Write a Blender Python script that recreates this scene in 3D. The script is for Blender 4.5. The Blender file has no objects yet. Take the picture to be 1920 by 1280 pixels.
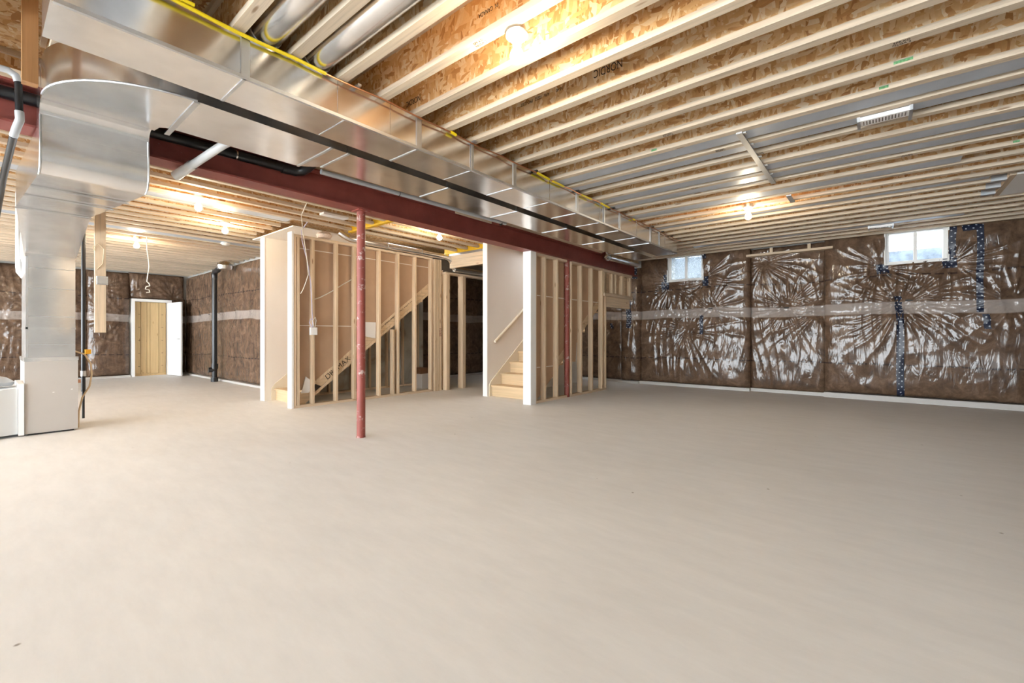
import bpy, bmesh, math, random
import numpy as np
from mathutils import Vector, Matrix

random.seed(7)
S = bpy.context.scene
COL = S.collection

# ------------------------------------------------------------------ camera
F, CX, V0, CAM_H = 832.0, 960.0, 629.0, 1.08
YAW = math.atan2(688, 832)
cd = bpy.data.cameras.new('camera')
cam = bpy.data.objects.new('camera', cd)
COL.objects.link(cam)
cam.location = (0, 0, CAM_H)
cam.rotation_euler = (math.radians(90), 0, YAW)
cd.sensor_width = 36.0
cd.lens = 36.0 * F / 1920.0
cd.shift_y = (V0 - 640.0) / 1920.0
cd.clip_start = 0.02
S.camera = cam

# ------------------------------------------------------------------ sky and exposure
w = bpy.data.worlds.new('overcast_sky')
S.world = w
w.use_nodes = True
wb = w.node_tree.nodes['Background']
wb.inputs['Color'].default_value = (0.87, 0.945, 1.0, 1)
wb.inputs['Strength'].default_value = 8.0
S.view_settings.view_transform = 'Standard'
S.view_settings.look = 'None'
S.view_settings.exposure = 1.06
S.view_settings.gamma = 1.0
S.view_settings.use_curve_mapping = False
BULB_STRENGTH = 230.0

# ------------------------------------------------------------------ materials
def newmat(name):
    m = bpy.data.materials.new(name)
    m.use_nodes = True
    nt = m.node_tree
    return m, nt, nt.nodes['Principled BSDF']

def N(nt, t, **kw):
    n = nt.nodes.new(t)
    for k, v in kw.items():
        if k in n.inputs:
            n.inputs[k].default_value = v
        else:
            setattr(n, k, v)
    return n

def ramp(nt, stops, interp='LINEAR'):
    n = nt.nodes.new('ShaderNodeValToRGB')
    e = n.color_ramp.elements
    while len(e) < len(stops):
        e.new(0.5)
    for i, (p, c) in enumerate(stops):
        e[i].position = p
        e[i].color = (c[0], c[1], c[2], 1)
    n.color_ramp.interpolation = interp
    return n

def rnd_coord(nt):
    """object coordinates shifted by a per object random amount, so that copies differ"""
    tc = N(nt, 'ShaderNodeTexCoord'); oi = N(nt, 'ShaderNodeObjectInfo')
    k = N(nt, 'ShaderNodeMath', operation='MULTIPLY'); k.inputs[1].default_value = 61.7
    nt.links.new(oi.outputs['Random'], k.inputs[0])
    va = N(nt, 'ShaderNodeVectorMath', operation='ADD')
    nt.links.new(tc.outputs['Object'], va.inputs[0]); nt.links.new(k.outputs[0], va.inputs[1])
    return va.outputs[0]

def coords(nt, scale=(1, 1, 1), rot=(0, 0, 0), rnd=False):
    if rnd:
        mp = N(nt, 'ShaderNodeMapping')
        mp.inputs['Scale'].default_value = scale
        mp.inputs['Rotation'].default_value = rot
        nt.links.new(rnd_coord(nt), mp.inputs['Vector'])
        return mp.outputs['Vector']
    tc = N(nt, 'ShaderNodeTexCoord')
    mp = N(nt, 'ShaderNodeMapping')
    mp.inputs['Scale'].default_value = scale
    mp.inputs['Rotation'].default_value = rot
    nt.links.new(tc.outputs['Object'], mp.inputs['Vector'])
    return mp.outputs['Vector']

def bump(nt, b, height, strength=0.3, dist=0.01):
    n = N(nt, 'ShaderNodeBump', Strength=strength, Distance=dist)
    nt.links.new(height, n.inputs['Height'])
    nt.links.new(n.outputs['Normal'], b.inputs['Normal'])
    return n

def plain(name, col, rough=0.6, metal=0.0, var=0.0, vscale=6.0, spec=0.5):
    m, nt, b = newmat(name)
    b.inputs['Roughness'].default_value = rough
    b.inputs['Metallic'].default_value = metal
    b.inputs['Specular IOR Level'].default_value = spec
    if var:
        v = coords(nt)
        nz = N(nt, 'ShaderNodeTexNoise', Scale=vscale, Detail=4.0, Roughness=0.6)
        nt.links.new(v, nz.inputs['Vector'])
        a = [max(0, c * (1 - var)) for c in col]
        d = [min(1, c * (1 + var)) for c in col]
        r = ramp(nt, [(0.3, a), (0.7, d)])
        nt.links.new(nz.outputs['Fac'], r.inputs['Fac'])
        nt.links.new(r.outputs['Color'], b.inputs['Base Color'])
    else:
        b.inputs['Base Color'].default_value = (*col, 1)
    return m

def wood(name, axis, col, dark=0.72, knots=True):
    """softwood: grain stretched along one axis"""
    m, nt, b = newmat(name)
    sc = {'x': (1.2, 38, 38), 'y': (38, 1.2, 38), 'z': (38, 38, 1.2)}[axis]
    v = coords(nt, sc, rnd=True)
    nz = N(nt, 'ShaderNodeTexNoise', Scale=1.0, Detail=5.0, Roughness=0.65, Distortion=0.4)
    nt.links.new(v, nz.inputs['Vector'])
    lo = [c * dark for c in col]
    hi = [min(1, c * 1.12) for c in col]
    r = ramp(nt, [(0.28, lo), (0.5, col), (0.72, hi)])
    nt.links.new(nz.outputs['Fac'], r.inputs['Fac'])
    out = r.outputs['Color']
    # board to board tint
    oi = N(nt, 'ShaderNodeObjectInfo')
    hs = N(nt, 'ShaderNodeHueSaturation')
    mr = N(nt, 'ShaderNodeMapRange')
    mr.inputs['To Min'].default_value = 0.88
    mr.inputs['To Max'].default_value = 1.1
    nt.links.new(oi.outputs['Random'], mr.inputs['Value'])
    nt.links.new(mr.outputs['Result'], hs.inputs['Value'])
    nt.links.new(out, hs.inputs['Color'])
    out = hs.outputs['Color']
    if knots:
        ks = {'x': (2.2, 11, 11), 'y': (11, 2.2, 11), 'z': (11, 11, 2.2)}[axis]
        v2 = coords(nt, ks, rnd=True)
        vo = N(nt, 'ShaderNodeTexVoronoi', Scale=1.0)
        nt.links.new(v2, vo.inputs['Vector'])
        kr = ramp(nt, [(0.0, (1, 1, 1)), (0.07, (0.8, 0.8, 0.8)), (0.12, (0, 0, 0))])
        nt.links.new(vo.outputs['Distance'], kr.inputs['Fac'])
        mx = N(nt, 'ShaderNodeMix', data_type='RGBA')
        nt.links.new(kr.outputs['Color'], mx.inputs[0])
        nt.links.new(out, mx.inputs[6])
        mx.inputs[7].default_value = (col[0] * 0.45, col[1] * 0.33, col[2] * 0.24, 1)
        out = mx.outputs[2]
    nt.links.new(out, b.inputs['Base Color'])
    b.inputs['Roughness'].default_value = 0.62
    b.inputs['Specular IOR Level'].default_value = 0.3
    bump(nt, b, nz.outputs['Fac'], 0.12, 0.004)
    return m

def osb(name, pale=0.0):
    m, nt, b = newmat(name)
    oc = rnd_coord(nt)
    warp = N(nt, 'ShaderNodeTexNoise', Scale=3.0, Detail=2.0)
    nt.links.new(oc, warp.inputs['Vector'])
    add = N(nt, 'ShaderNodeMixRGB', blend_type='LINEAR_LIGHT')
    add.inputs['Fac'].default_value = 0.06
    nt.links.new(oc, add.inputs['Color1'])
    nt.links.new(warp.outputs['Color'], add.inputs['Color2'])
    outs = []
    for sc, rot in (((44, 44, 11), (0.1, 0.38, 0.1)), ((38, 38, 12), (0.1, -0.55, 0.1)), ((13, 30, 40), (0.1, 0.3, 0.2))):
        mp = N(nt, 'ShaderNodeMapping')
        mp.inputs['Scale'].default_value = sc
        mp.inputs['Rotation'].default_value = rot
        nt.links.new(add.outputs['Color'], mp.inputs['Vector'])
        vo = N(nt, 'ShaderNodeTexVoronoi', Scale=1.0)
        nt.links.new(mp.outputs['Vector'], vo.inputs['Vector'])
        sx = N(nt, 'ShaderNodeSeparateColor')
        nt.links.new(vo.outputs['Color'], sx.inputs['Color'])
        outs.append(sx.outputs)
    # choose a flake layer per region
    sel = N(nt, 'ShaderNodeTexNoise', Scale=14.0, Detail=1.0)
    nt.links.new(oc, sel.inputs['Vector'])
    g1 = N(nt, 'ShaderNodeMath', operation='GREATER_THAN'); g1.inputs[1].default_value = 0.5
    nt.links.new(sel.outputs['Fac'], g1.inputs[0])
    m1 = N(nt, 'ShaderNodeMix')
    nt.links.new(g1.outputs[0], m1.inputs[0])
    nt.links.new(outs[0]['Red'], m1.inputs[2]); nt.links.new(outs[1]['Red'], m1.inputs[3])
    g2 = N(nt, 'ShaderNodeMath', operation='GREATER_THAN'); g2.inputs[1].default_value = 0.68
    nt.links.new(outs[2]['Green'], g2.inputs[0])
    m2 = N(nt, 'ShaderNodeMix')
    nt.links.new(g2.outputs[0], m2.inputs[0])
    nt.links.new(m1.outputs[0], m2.inputs[2]); nt.links.new(outs[2]['Red'], m2.inputs[3])
    p = pale
    L = lambda c: tuple(x * (1 - p) + y * p for x, y in zip(c, (0.72, 0.64, 0.5)))
    r = ramp(nt, [(0.0, L((0.47, 0.235, 0.09))), (0.2, L((0.66, 0.375, 0.155))), (0.45, L((0.75, 0.485, 0.23))),
                  (0.7, L((0.81, 0.58, 0.32))), (1.0, L((0.88, 0.74, 0.53)))])
    nt.links.new(m2.outputs[0], r.inputs['Fac'])
    fine = N(nt, 'ShaderNodeTexNoise', Scale=90.0, Detail=3.0)
    nt.links.new(oc, fine.inputs['Vector'])
    mx = N(nt, 'ShaderNodeMix', data_type='RGBA', blend_type='MULTIPLY')
    mx.inputs[0].default_value = 0.14
    nt.links.new(r.outputs['Color'], mx.inputs[6])
    nt.links.new(fine.outputs['Fac'], mx.inputs[7])
    nt.links.new(mx.outputs[2], b.inputs['Base Color'])
    b.inputs['Roughness'].default_value = 0.6
    b.inputs['Specular IOR Level'].default_value = 0.3
    bump(nt, b, m2.outputs[0], 0.25, 0.004)
    return m

def galv(name, col=(0.80, 0.80, 0.80), rough=0.20, wave=0.07):
    m, nt, b = newmat(name)
    b.inputs['Metallic'].default_value = 1.0
    v = coords(nt)
    n1 = N(nt, 'ShaderNodeTexNoise', Scale=3.0, Detail=5.0, Roughness=0.6)
    nt.links.new(v, n1.inputs['Vector'])
    r = ramp(nt, [(0.3, [c * 0.86 for c in col]), (0.7, [min(1, c * 1.08) for c in col])])
    nt.links.new(n1.outputs['Fac'], r.inputs['Fac'])
    nt.links.new(r.outputs['Color'], b.inputs['Base Color'])
    rr = N(nt, 'ShaderNodeMapRange')
    rr.inputs['To Min'].default_value = rough * 0.84
    rr.inputs['To Max'].default_value = rough * 1.25
    nt.links.new(n1.outputs['Fac'], rr.inputs['Value'])
    nt.links.new(rr.outputs['Result'], b.inputs['Roughness'])
    n2 = N(nt, 'ShaderNodeTexNoise', Scale=2.2, Detail=1.0)
    nt.links.new(v, n2.inputs['Vector'])
    bump(nt, b, n2.outputs['Fac'], wave, 0.12)
    return m

def insul_mat(name):
    m, nt, b = newmat(name)
    tc = N(nt, 'ShaderNodeTexCoord')
    sep = N(nt, 'ShaderNodeSeparateXYZ')
    nt.links.new(tc.outputs['Object'], sep.inputs['Vector'])
    n1 = N(nt, 'ShaderNodeTexNoise', Scale=5.0, Detail=7.0, Roughness=0.7, Distortion=0.6)
    nt.links.new(tc.outputs['Object'], n1.inputs['Vector'])
    r = ramp(nt, [(0.25, (0.042, 0.025, 0.016)), (0.5, (0.12, 0.072, 0.045)), (0.75, (0.24, 0.155, 0.10))])
    nt.links.new(n1.outputs['Fac'], r.inputs['Fac'])
    col = r.outputs['Color']

    def window(src, lo, hi, soft):
        a = N(nt, 'ShaderNodeMapRange', interpolation_type='SMOOTHSTEP')
        a.inputs['From Min'].default_value = lo - soft; a.inputs['From Max'].default_value = lo + soft
        nt.links.new(src, a.inputs['Value'])
        c = N(nt, 'ShaderNodeMapRange', interpolation_type='SMOOTHSTEP')
        c.inputs['From Min'].default_value = hi - soft; c.inputs['From Max'].default_value = hi + soft
        c.inputs['To Min'].default_value = 1; c.inputs['To Max'].default_value = 0
        nt.links.new(src, c.inputs['Value'])
        mu = N(nt, 'ShaderNodeMath', operation='MULTIPLY')
        nt.links.new(a.outputs['Result'], mu.inputs[0]); nt.links.new(c.outputs['Result'], mu.inputs[1])
        return mu.outputs[0]
    # z with a little wander
    n2 = N(nt, 'ShaderNodeTexNoise', Scale=0.9, Detail=2.0)
    nt.links.new(tc.outputs['Object'], n2.inputs['Vector'])
    wz = N(nt, 'ShaderNodeMath', operation='MULTIPLY_ADD')
    nt.links.new(n2.outputs['Fac'], wz.inputs[0]); wz.inputs[1].default_value = 0.12
    nt.links.new(sep.outputs['Z'], wz.inputs[2])
    # the pale overlap of the plastic sheet at mid height
    band = window(wz.outputs[0], 1.505, 1.695, 0.012)
    bm = N(nt, 'ShaderNodeMath', operation='MULTIPLY'); bm.inputs[1].default_value = 0.5
    nt.links.new(band, bm.inputs[0])
    mx = N(nt, 'ShaderNodeMix', data_type='RGBA')
    nt.links.new(bm.outputs[0], mx.inputs[0]); nt.links.new(col, mx.inputs[6])
    mx.inputs[7].default_value = (0.50, 0.45, 0.42, 1)
    col = mx.outputs[2]
    # printed dashed rules
    ux = N(nt, 'ShaderNodeMath', operation='ADD')
    nt.links.new(sep.outputs['X'], ux.inputs[0]); nt.links.new(sep.outputs['Y'], ux.inputs[1])
    mu = N(nt, 'ShaderNodeMath', operation='MULTIPLY'); mu.inputs[1].default_value = 6.5
    nt.links.new(ux.outputs[0], mu.inputs[0])
    fr = N(nt, 'ShaderNodeMath', operation='FRACT'); nt.links.new(mu.outputs[0], fr.inputs[0])
    gt = N(nt, 'ShaderNodeMath', operation='GREATER_THAN'); gt.inputs[1].default_value = 0.3
    nt.links.new(fr.outputs[0], gt.inputs[0])
    for zc in (0.655, 2.12):
        d = window(wz.outputs[0], zc - 0.013, zc + 0.013, 0.004)
        k = N(nt, 'ShaderNodeMath', operation='MULTIPLY')
        nt.links.new(d, k.inputs[0]); nt.links.new(gt.outputs[0], k.inputs[1])
        k2 = N(nt, 'ShaderNodeMath', operation='MULTIPLY'); k2.inputs[1].default_value = 0.75
        nt.links.new(k.outputs[0], k2.inputs[0])
        mx = N(nt, 'ShaderNodeMix', data_type='RGBA')
        nt.links.new(k2.outputs[0], mx.inputs[0]); nt.links.new(col, mx.inputs[6])
        mx.inputs[7].default_value = (0.03, 0.02, 0.018, 1)
        col = mx.outputs[2]
    nt.links.new(col, b.inputs['Base Color'])
    b.inputs['Roughness'].default_value = 0.85
    b.inputs['Specular IOR Level'].default_value = 0.1
    b.inputs['Coat Weight'].default_value = 0.8
    b.inputs['Coat Roughness'].default_value = 0.13
    b.inputs['Coat IOR'].default_value = 1.55
    # fine creases of the plastic film
    mp = N(nt, 'ShaderNodeMapping'); mp.inputs['Scale'].default_value = (11, 11, 2.4)
    mp.inputs['Rotation'].default_value = (0.0, 0.35, 0.0)
    nt.links.new(tc.outputs['Object'], mp.inputs['Vector'])
    n3 = N(nt, 'ShaderNodeTexNoise', Scale=1.0, Detail=3.0, Roughness=0.5, Distortion=0.7)
    nt.links.new(mp.outputs['Vector'], n3.inputs['Vector'])
    bp = N(nt, 'ShaderNodeBump', Strength=0.6, Distance=0.03)
    nt.links.new(n3.outputs['Fac'], bp.inputs['Height'])
    nt.links.new(bp.outputs['Normal'], b.inputs['Coat Normal'])
    b2 = N(nt, 'ShaderNodeBump', Strength=0.3, Distance=0.02)
    nt.links.new(n3.outputs['Fac'], b2.inputs['Height'])
    nt.links.new(b2.outputs['Normal'], b.inputs['Normal'])
    return m

def floor_mat():
    m, nt, b = newmat('concrete_floor')
    v = coords(nt)
    n1 = N(nt, 'ShaderNodeTexNoise', Scale=0.55, Detail=6.0, Roughness=0.55, Distortion=0.5)
    nt.links.new(v, n1.inputs['Vector'])
    r = ramp(nt, [(0.3, (0.76, 0.752, 0.733)), (0.5, (0.80, 0.798, 0.787)), (0.7, (0.82, 0.82, 0.812))])
    nt.links.new(n1.outputs['Fac'], r.inputs['Fac'])
    v2 = coords(nt, (2.5, 9, 1), (0, 0, 0.5))
    n2 = N(nt, 'ShaderNodeTexNoise', Scale=1.0, Detail=6.0, Roughness=0.7)
    nt.links.new(v2, n2.inputs['Vector'])
    r2 = ramp(nt, [(0.35, (0.93, 0.93, 0.93)), (0.65, (1, 1, 1))])
    nt.links.new(n2.outputs['Fac'], r2.inputs['Fac'])
    mx = N(nt, 'ShaderNodeMix', data_type='RGBA', blend_type='MULTIPLY')
    mx.inputs[0].default_value = 1.0
    nt.links.new(r.outputs['Color'], mx.inputs[6]); nt.links.new(r2.outputs['Color'], mx.inputs[7])
    # sparse dark specks of dirt
    vo = N(nt, 'ShaderNodeTexVoronoi', Scale=2.6)
    nt.links.new(v, vo.inputs['Vector'])
    sr = ramp(nt, [(0.0, (1, 1, 1)), (0.012, (1, 1, 1)), (0.03, (0, 0, 0))])
    nt.links.new(vo.outputs['Distance'], sr.inputs['Fac'])
    sm = N(nt, 'ShaderNodeMix', data_type='RGBA')
    nt.links.new(sr.outputs['Color'], sm.inputs[0]); nt.links.new(mx.outputs[2], sm.inputs[6])
    sm.inputs[7].default_value = (0.3, 0.27, 0.24, 1)
    nt.links.new(sm.outputs[2], b.inputs['Base Color'])
    b.inputs['Roughness'].default_value = 0.55
    b.inputs['Specular IOR Level'].default_value = 0.35
    bump(nt, b, n2.outputs['Fac'], 0.05, 0.01)
    return m

def steel_red(name='red_primer_steel', k=1.0, edge=0.665):
    m, nt, b = newmat(name)
    v = coords(nt)
    n1 = N(nt, 'ShaderNodeTexNoise', Scale=4.0, Detail=5.0, Roughness=0.6)
    nt.links.new(v, n1.inputs['Vector'])
    r = ramp(nt, [(0.3, [c * k for c in (0.20, 0.044, 0.033)]), (0.7, [c * k for c in (0.29, 0.070, 0.052)])])
    nt.links.new(n1.outputs['Fac'], r.inputs['Fac'])
    v2 = coords(nt, (9, 5, 9))
    n2 = N(nt, 'ShaderNodeTexNoise', Scale=1.4, Detail=9.0, Roughness=0.75)
    nt.links.new(v2, n2.inputs['Vector'])
    r2 = ramp(nt, [(edge, (0, 0, 0)), (edge + 0.04, (1, 1, 1))])
    nt.links.new(n2.outputs['Fac'], r2.inputs['Fac'])
    mx = N(nt, 'ShaderNodeMix', data_type='RGBA')
    nt.links.new(r2.outputs['Color'], mx.inputs[0]); nt.links.new(r.outputs['Color'], mx.inputs[6])
    mx.inputs[7].default_value = (0.5, 0.36, 0.33, 1)
    nt.links.new(mx.outputs[2], b.inputs['Base Color'])
    b.inputs['Roughness'].default_value = 0.5
    return m

def polka():
    m, nt, b = newmat('navy_dotted_tape')
    tc = N(nt, 'ShaderNodeTexCoord'); sep = N(nt, 'ShaderNodeSeparateXYZ')
    nt.links.new(tc.outputs['Object'], sep.inputs['Vector'])
    u = N(nt, 'ShaderNodeMath', operation='ADD')
    nt.links.new(sep.outputs['X'], u.inputs[0]); nt.links.new(sep.outputs['Y'], u.inputs[1])
    sq = []
    kz = N(nt, 'ShaderNodeMath', operation='MULTIPLY'); kz.inputs[1].default_value = 1 / 0.046
    nt.links.new(sep.outputs['Z'], kz.inputs[0])
    flz = N(nt, 'ShaderNodeMath', operation='FLOOR'); nt.links.new(kz.outputs[0], flz.inputs[0])
    ku = N(nt, 'ShaderNodeMath', operation='MULTIPLY'); ku.inputs[1].default_value = 1 / 0.075
    nt.links.new(u.outputs[0], ku.inputs[0])
    sh = N(nt, 'ShaderNodeMath', operation='MULTIPLY_ADD'); sh.inputs[1].default_value = 0.5
    nt.links.new(flz.outputs[0], sh.inputs[0]); nt.links.new(ku.outputs[0], sh.inputs[2])
    for src, size in ((sh.outputs[0], 0.075), (kz.outputs[0], 0.046)):
        f = N(nt, 'ShaderNodeMath', operation='FRACT'); nt.links.new(src, f.inputs[0])
        s = N(nt, 'ShaderNodeMath', operation='SUBTRACT'); nt.links.new(f.outputs[0], s.inputs[0]); s.inputs[1].default_value = 0.5
        q = N(nt, 'ShaderNodeMath', operation='MULTIPLY'); nt.links.new(s.outputs[0], q.inputs[0]); q.inputs[1].default_value = size
        p = N(nt, 'ShaderNodeMath', operation='POWER'); nt.links.new(q.outputs[0], p.inputs[0]); p.inputs[1].default_value = 2
        sq.append(p.outputs[0])
    a = N(nt, 'ShaderNodeMath', operation='ADD'); nt.links.new(sq[0], a.inputs[0]); nt.links.new(sq[1], a.inputs[1])
    lt = N(nt, 'ShaderNodeMath', operation='LESS_THAN'); lt.inputs[1].default_value = 0.0095 ** 2
    nt.links.new(a.outputs[0], lt.inputs[0])
    mx = N(nt, 'ShaderNodeMix', data_type='RGBA')
    nt.links.new(lt.outputs[0], mx.inputs[0])
    mx.inputs[6].default_value = (0.003, 0.009, 0.03, 1)
    mx.inputs[7].default_value = (0.45, 0.48, 0.53, 1)
    nt.links.new(mx.outputs[2], b.inputs['Base Color'])
    b.inputs['Roughness'].default_value = 0.35
    return m

def glass_mat(name, frost=False):
    m, nt, b = newmat(name)
    nt.nodes.remove(b)
    out = nt.nodes['Material Output']
    tr = N(nt, 'ShaderNodeBsdfTransparent'); tr.inputs['Color'].default_value = (0.97, 0.985, 1, 1)
    gl = N(nt, 'ShaderNodeBsdfGlossy', Roughness=0.05)
    mx = N(nt, 'ShaderNodeMixShader'); mx.inputs[0].default_value = 0.06
    nt.links.new(tr.outputs[0], mx.inputs[1]); nt.links.new(gl.outputs[0], mx.inputs[2])
    last = mx
    if frost:
        tl = N(nt, 'ShaderNodeBsdfTranslucent'); tl.inputs['Color'].default_value = (0.42, 0.45, 0.46, 1)
        v = coords(nt, (28, 28, 14))
        nz = N(nt, 'ShaderNodeTexNoise', Scale=1.6, Detail=5.0, Roughness=0.75)
        nt.links.new(v, nz.inputs['Vector'])
        r = ramp(nt, [(0.35, (0.1, 0.1, 0.1)), (0.65, (0.75, 0.75, 0.75))])
        nt.links.new(nz.outputs['Fac'], r.inputs['Fac'])
        m2 = N(nt, 'ShaderNodeMixShader')
        nt.links.new(r.outputs['Color'], m2.inputs[0])
        nt.links.new(mx.outputs[0], m2.inputs[1]); nt.links.new(tl.outputs[0], m2.inputs[2])
        last = m2
    nt.links.new(last.outputs[0], out.inputs['Surface'])
    return m

def emit(name, col, s):
    m, nt, b = newmat(name)
    b.inputs['Base Color'].default_value = (1, 1, 1, 1)
    b.inputs['Emission Color'].default_value = (*col, 1)
    b.inputs['Emission Strength'].default_value = s
    return m

SPR = (0.66, 0.52, 0.37)
M = dict(
    floor=floor_mat(),
    flange=wood('joist_flange_spruce', 'x', (0.62, 0.515, 0.39)),
    stud=wood('stud_spruce', 'z', (0.69, 0.53, 0.36)),
    wx=wood('spruce_along_x', 'x', SPR), wy=wood('spruce_along_y', 'y', SPR),
    orange=wood('aged_orange_wood', 'z', (0.42, 0.21, 0.085)),
    pine=wood('pine_boards', 'z', (0.64, 0.46, 0.24), 0.82),
    tread=wood('stair_tread_wood', 'x', (0.66, 0.49, 0.3), 0.86, False),
    stringer=wood('stringer_wood', 'y', (0.66, 0.5, 0.33)),
    osb=osb('osb_strand_board'), 
    galv=galv('galvanized_sheet'), galv_pipe=galv('galvanized_pipe', (0.84, 0.84, 0.84), 0.2, 0.03),
    galv_dark=galv('galvanized_dull', (0.6, 0.62, 0.64), 0.40, 0.04),
    bay=plain('bluish_galvanized', (0.56, 0.60, 0.66), 0.42, 0.35, 0.08, 3.0),
    foil=galv('foil_tape', (0.85, 0.85, 0.85), 0.18, 0.5),
    red=steel_red(), redpost=steel_red('red_steel_lit', 1.12, 0.57), insul=insul_mat('brown_insulation_under_plastic'),  # redpost: beam red lightened for light falling on the posts, with more scuffs
    white=plain('white_drywall', (0.78, 0.735, 0.675), 0.7, var=0.02, vscale=2),
    trim=plain('white_trim_paint', (0.83, 0.82, 0.80), 0.4),
    cream=plain('cream_trim', (0.74, 0.66, 0.52), 0.5),
    paper=plain('brown_drywall_paper', (0.43, 0.285, 0.185), 0.85, var=0.06, vscale=3),
    seam=plain('drywall_seam', (0.72, 0.66, 0.6), 0.8),
    scrap=plain('drywall_scrap', (0.74, 0.71, 0.68), 0.8),
    pale=None, yellow=plain('yellow_painted_wood', (0.72, 0.43, 0.015), 0.55, var=0.12, vscale=20),
    gas=plain('yellow_gas_tube', (0.8, 0.62, 0.01), 0.35),
    copper=plain('copper_tube', (0.62, 0.3, 0.17), 0.3, 1.0),
    abs=plain('black_abs_plastic', (0.012, 0.013, 0.015), 0.3),
    pvc=plain('white_pvc', (0.68, 0.69, 0.69), 0.35), greypvc=plain('grey_pvc', (0.42, 0.43, 0.44), 0.35),
    cabinet=plain('grey_cabinet_enamel', (0.47, 0.435, 0.40), 0.4, var=0.015),
    porcelain=plain('white_porcelain', (0.8, 0.78, 0.74), 0.25),
    concrete=plain('grey_concrete', (0.42, 0.41, 0.39), 0.85, var=0.1),
    wire=plain('white_cable', (0.76, 0.72, 0.64), 0.5), lilac=plain('lilac_cable', (0.5, 0.46, 0.6), 0.5),
    tan=plain('tan_hose', (0.6, 0.45, 0.28), 0.4), valve=plain('yellow_valve', (0.8, 0.4, 0.02), 0.4),
    ink=plain('black_stamp_ink', (0.045, 0.03, 0.022), 0.8), redink=plain('red_stamp_ink', (0.2, 0.03, 0.02), 0.8),
    green=plain('green_marker', (0.16, 0.38, 0.17), 0.8, var=0.5, vscale=60), card=plain('brown_cardboard', (0.2, 0.1, 0.05), 0.8),
    polka=polka(), glass=glass_mat('clear_glass'), frost=glass_mat('frosted_glass', True),
    bulb=emit('lit_bulb_glass', (1.0, 0.83, 0.60), BULB_STRENGTH),
    well=plain('window_well_wall', (0.16, 0.19, 0.23), 0.8, var=0.35, vscale=9),
    door=plain('white_door_paint', (0.78, 0.79, 0.81), 0.4), chrome=plain('brushed_lever', (0.5, 0.5, 0.5), 0.3, 1.0),
    staple=plain('dark_staple', (0.02, 0.018, 0.016), 0.6), linen=plain('grey_plastic_sheet', (0.5, 0.48, 0.45), 0.5),
    pink=plain('pink_batt', (0.62, 0.5, 0.42), 0.9, var=0.25, vscale=30),
)
mp_, nt_, b_ = newmat('pale_insulation_under_plastic')
v_ = coords(nt_); nz_ = N(nt_, 'ShaderNodeTexNoise', Scale=2.2, Detail=5.0, Distortion=0.8)
nt_.links.new(v_, nz_.inputs['Vector'])
r_ = ramp(nt_, [(0.32, (0.28, 0.22, 0.15)), (0.48, (0.42, 0.40, 0.35)), (0.7, (0.52, 0.51, 0.47))])
nt_.links.new(nz_.outputs['Fac'], r_.inputs['Fac']); nt_.links.new(r_.outputs['Color'], b_.inputs['Base Color'])
b_.inputs['Coat Weight'].default_value = 0.8; b_.inputs['Coat Roughness'].default_value = 0.15
M['pale'] = mp_

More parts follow.
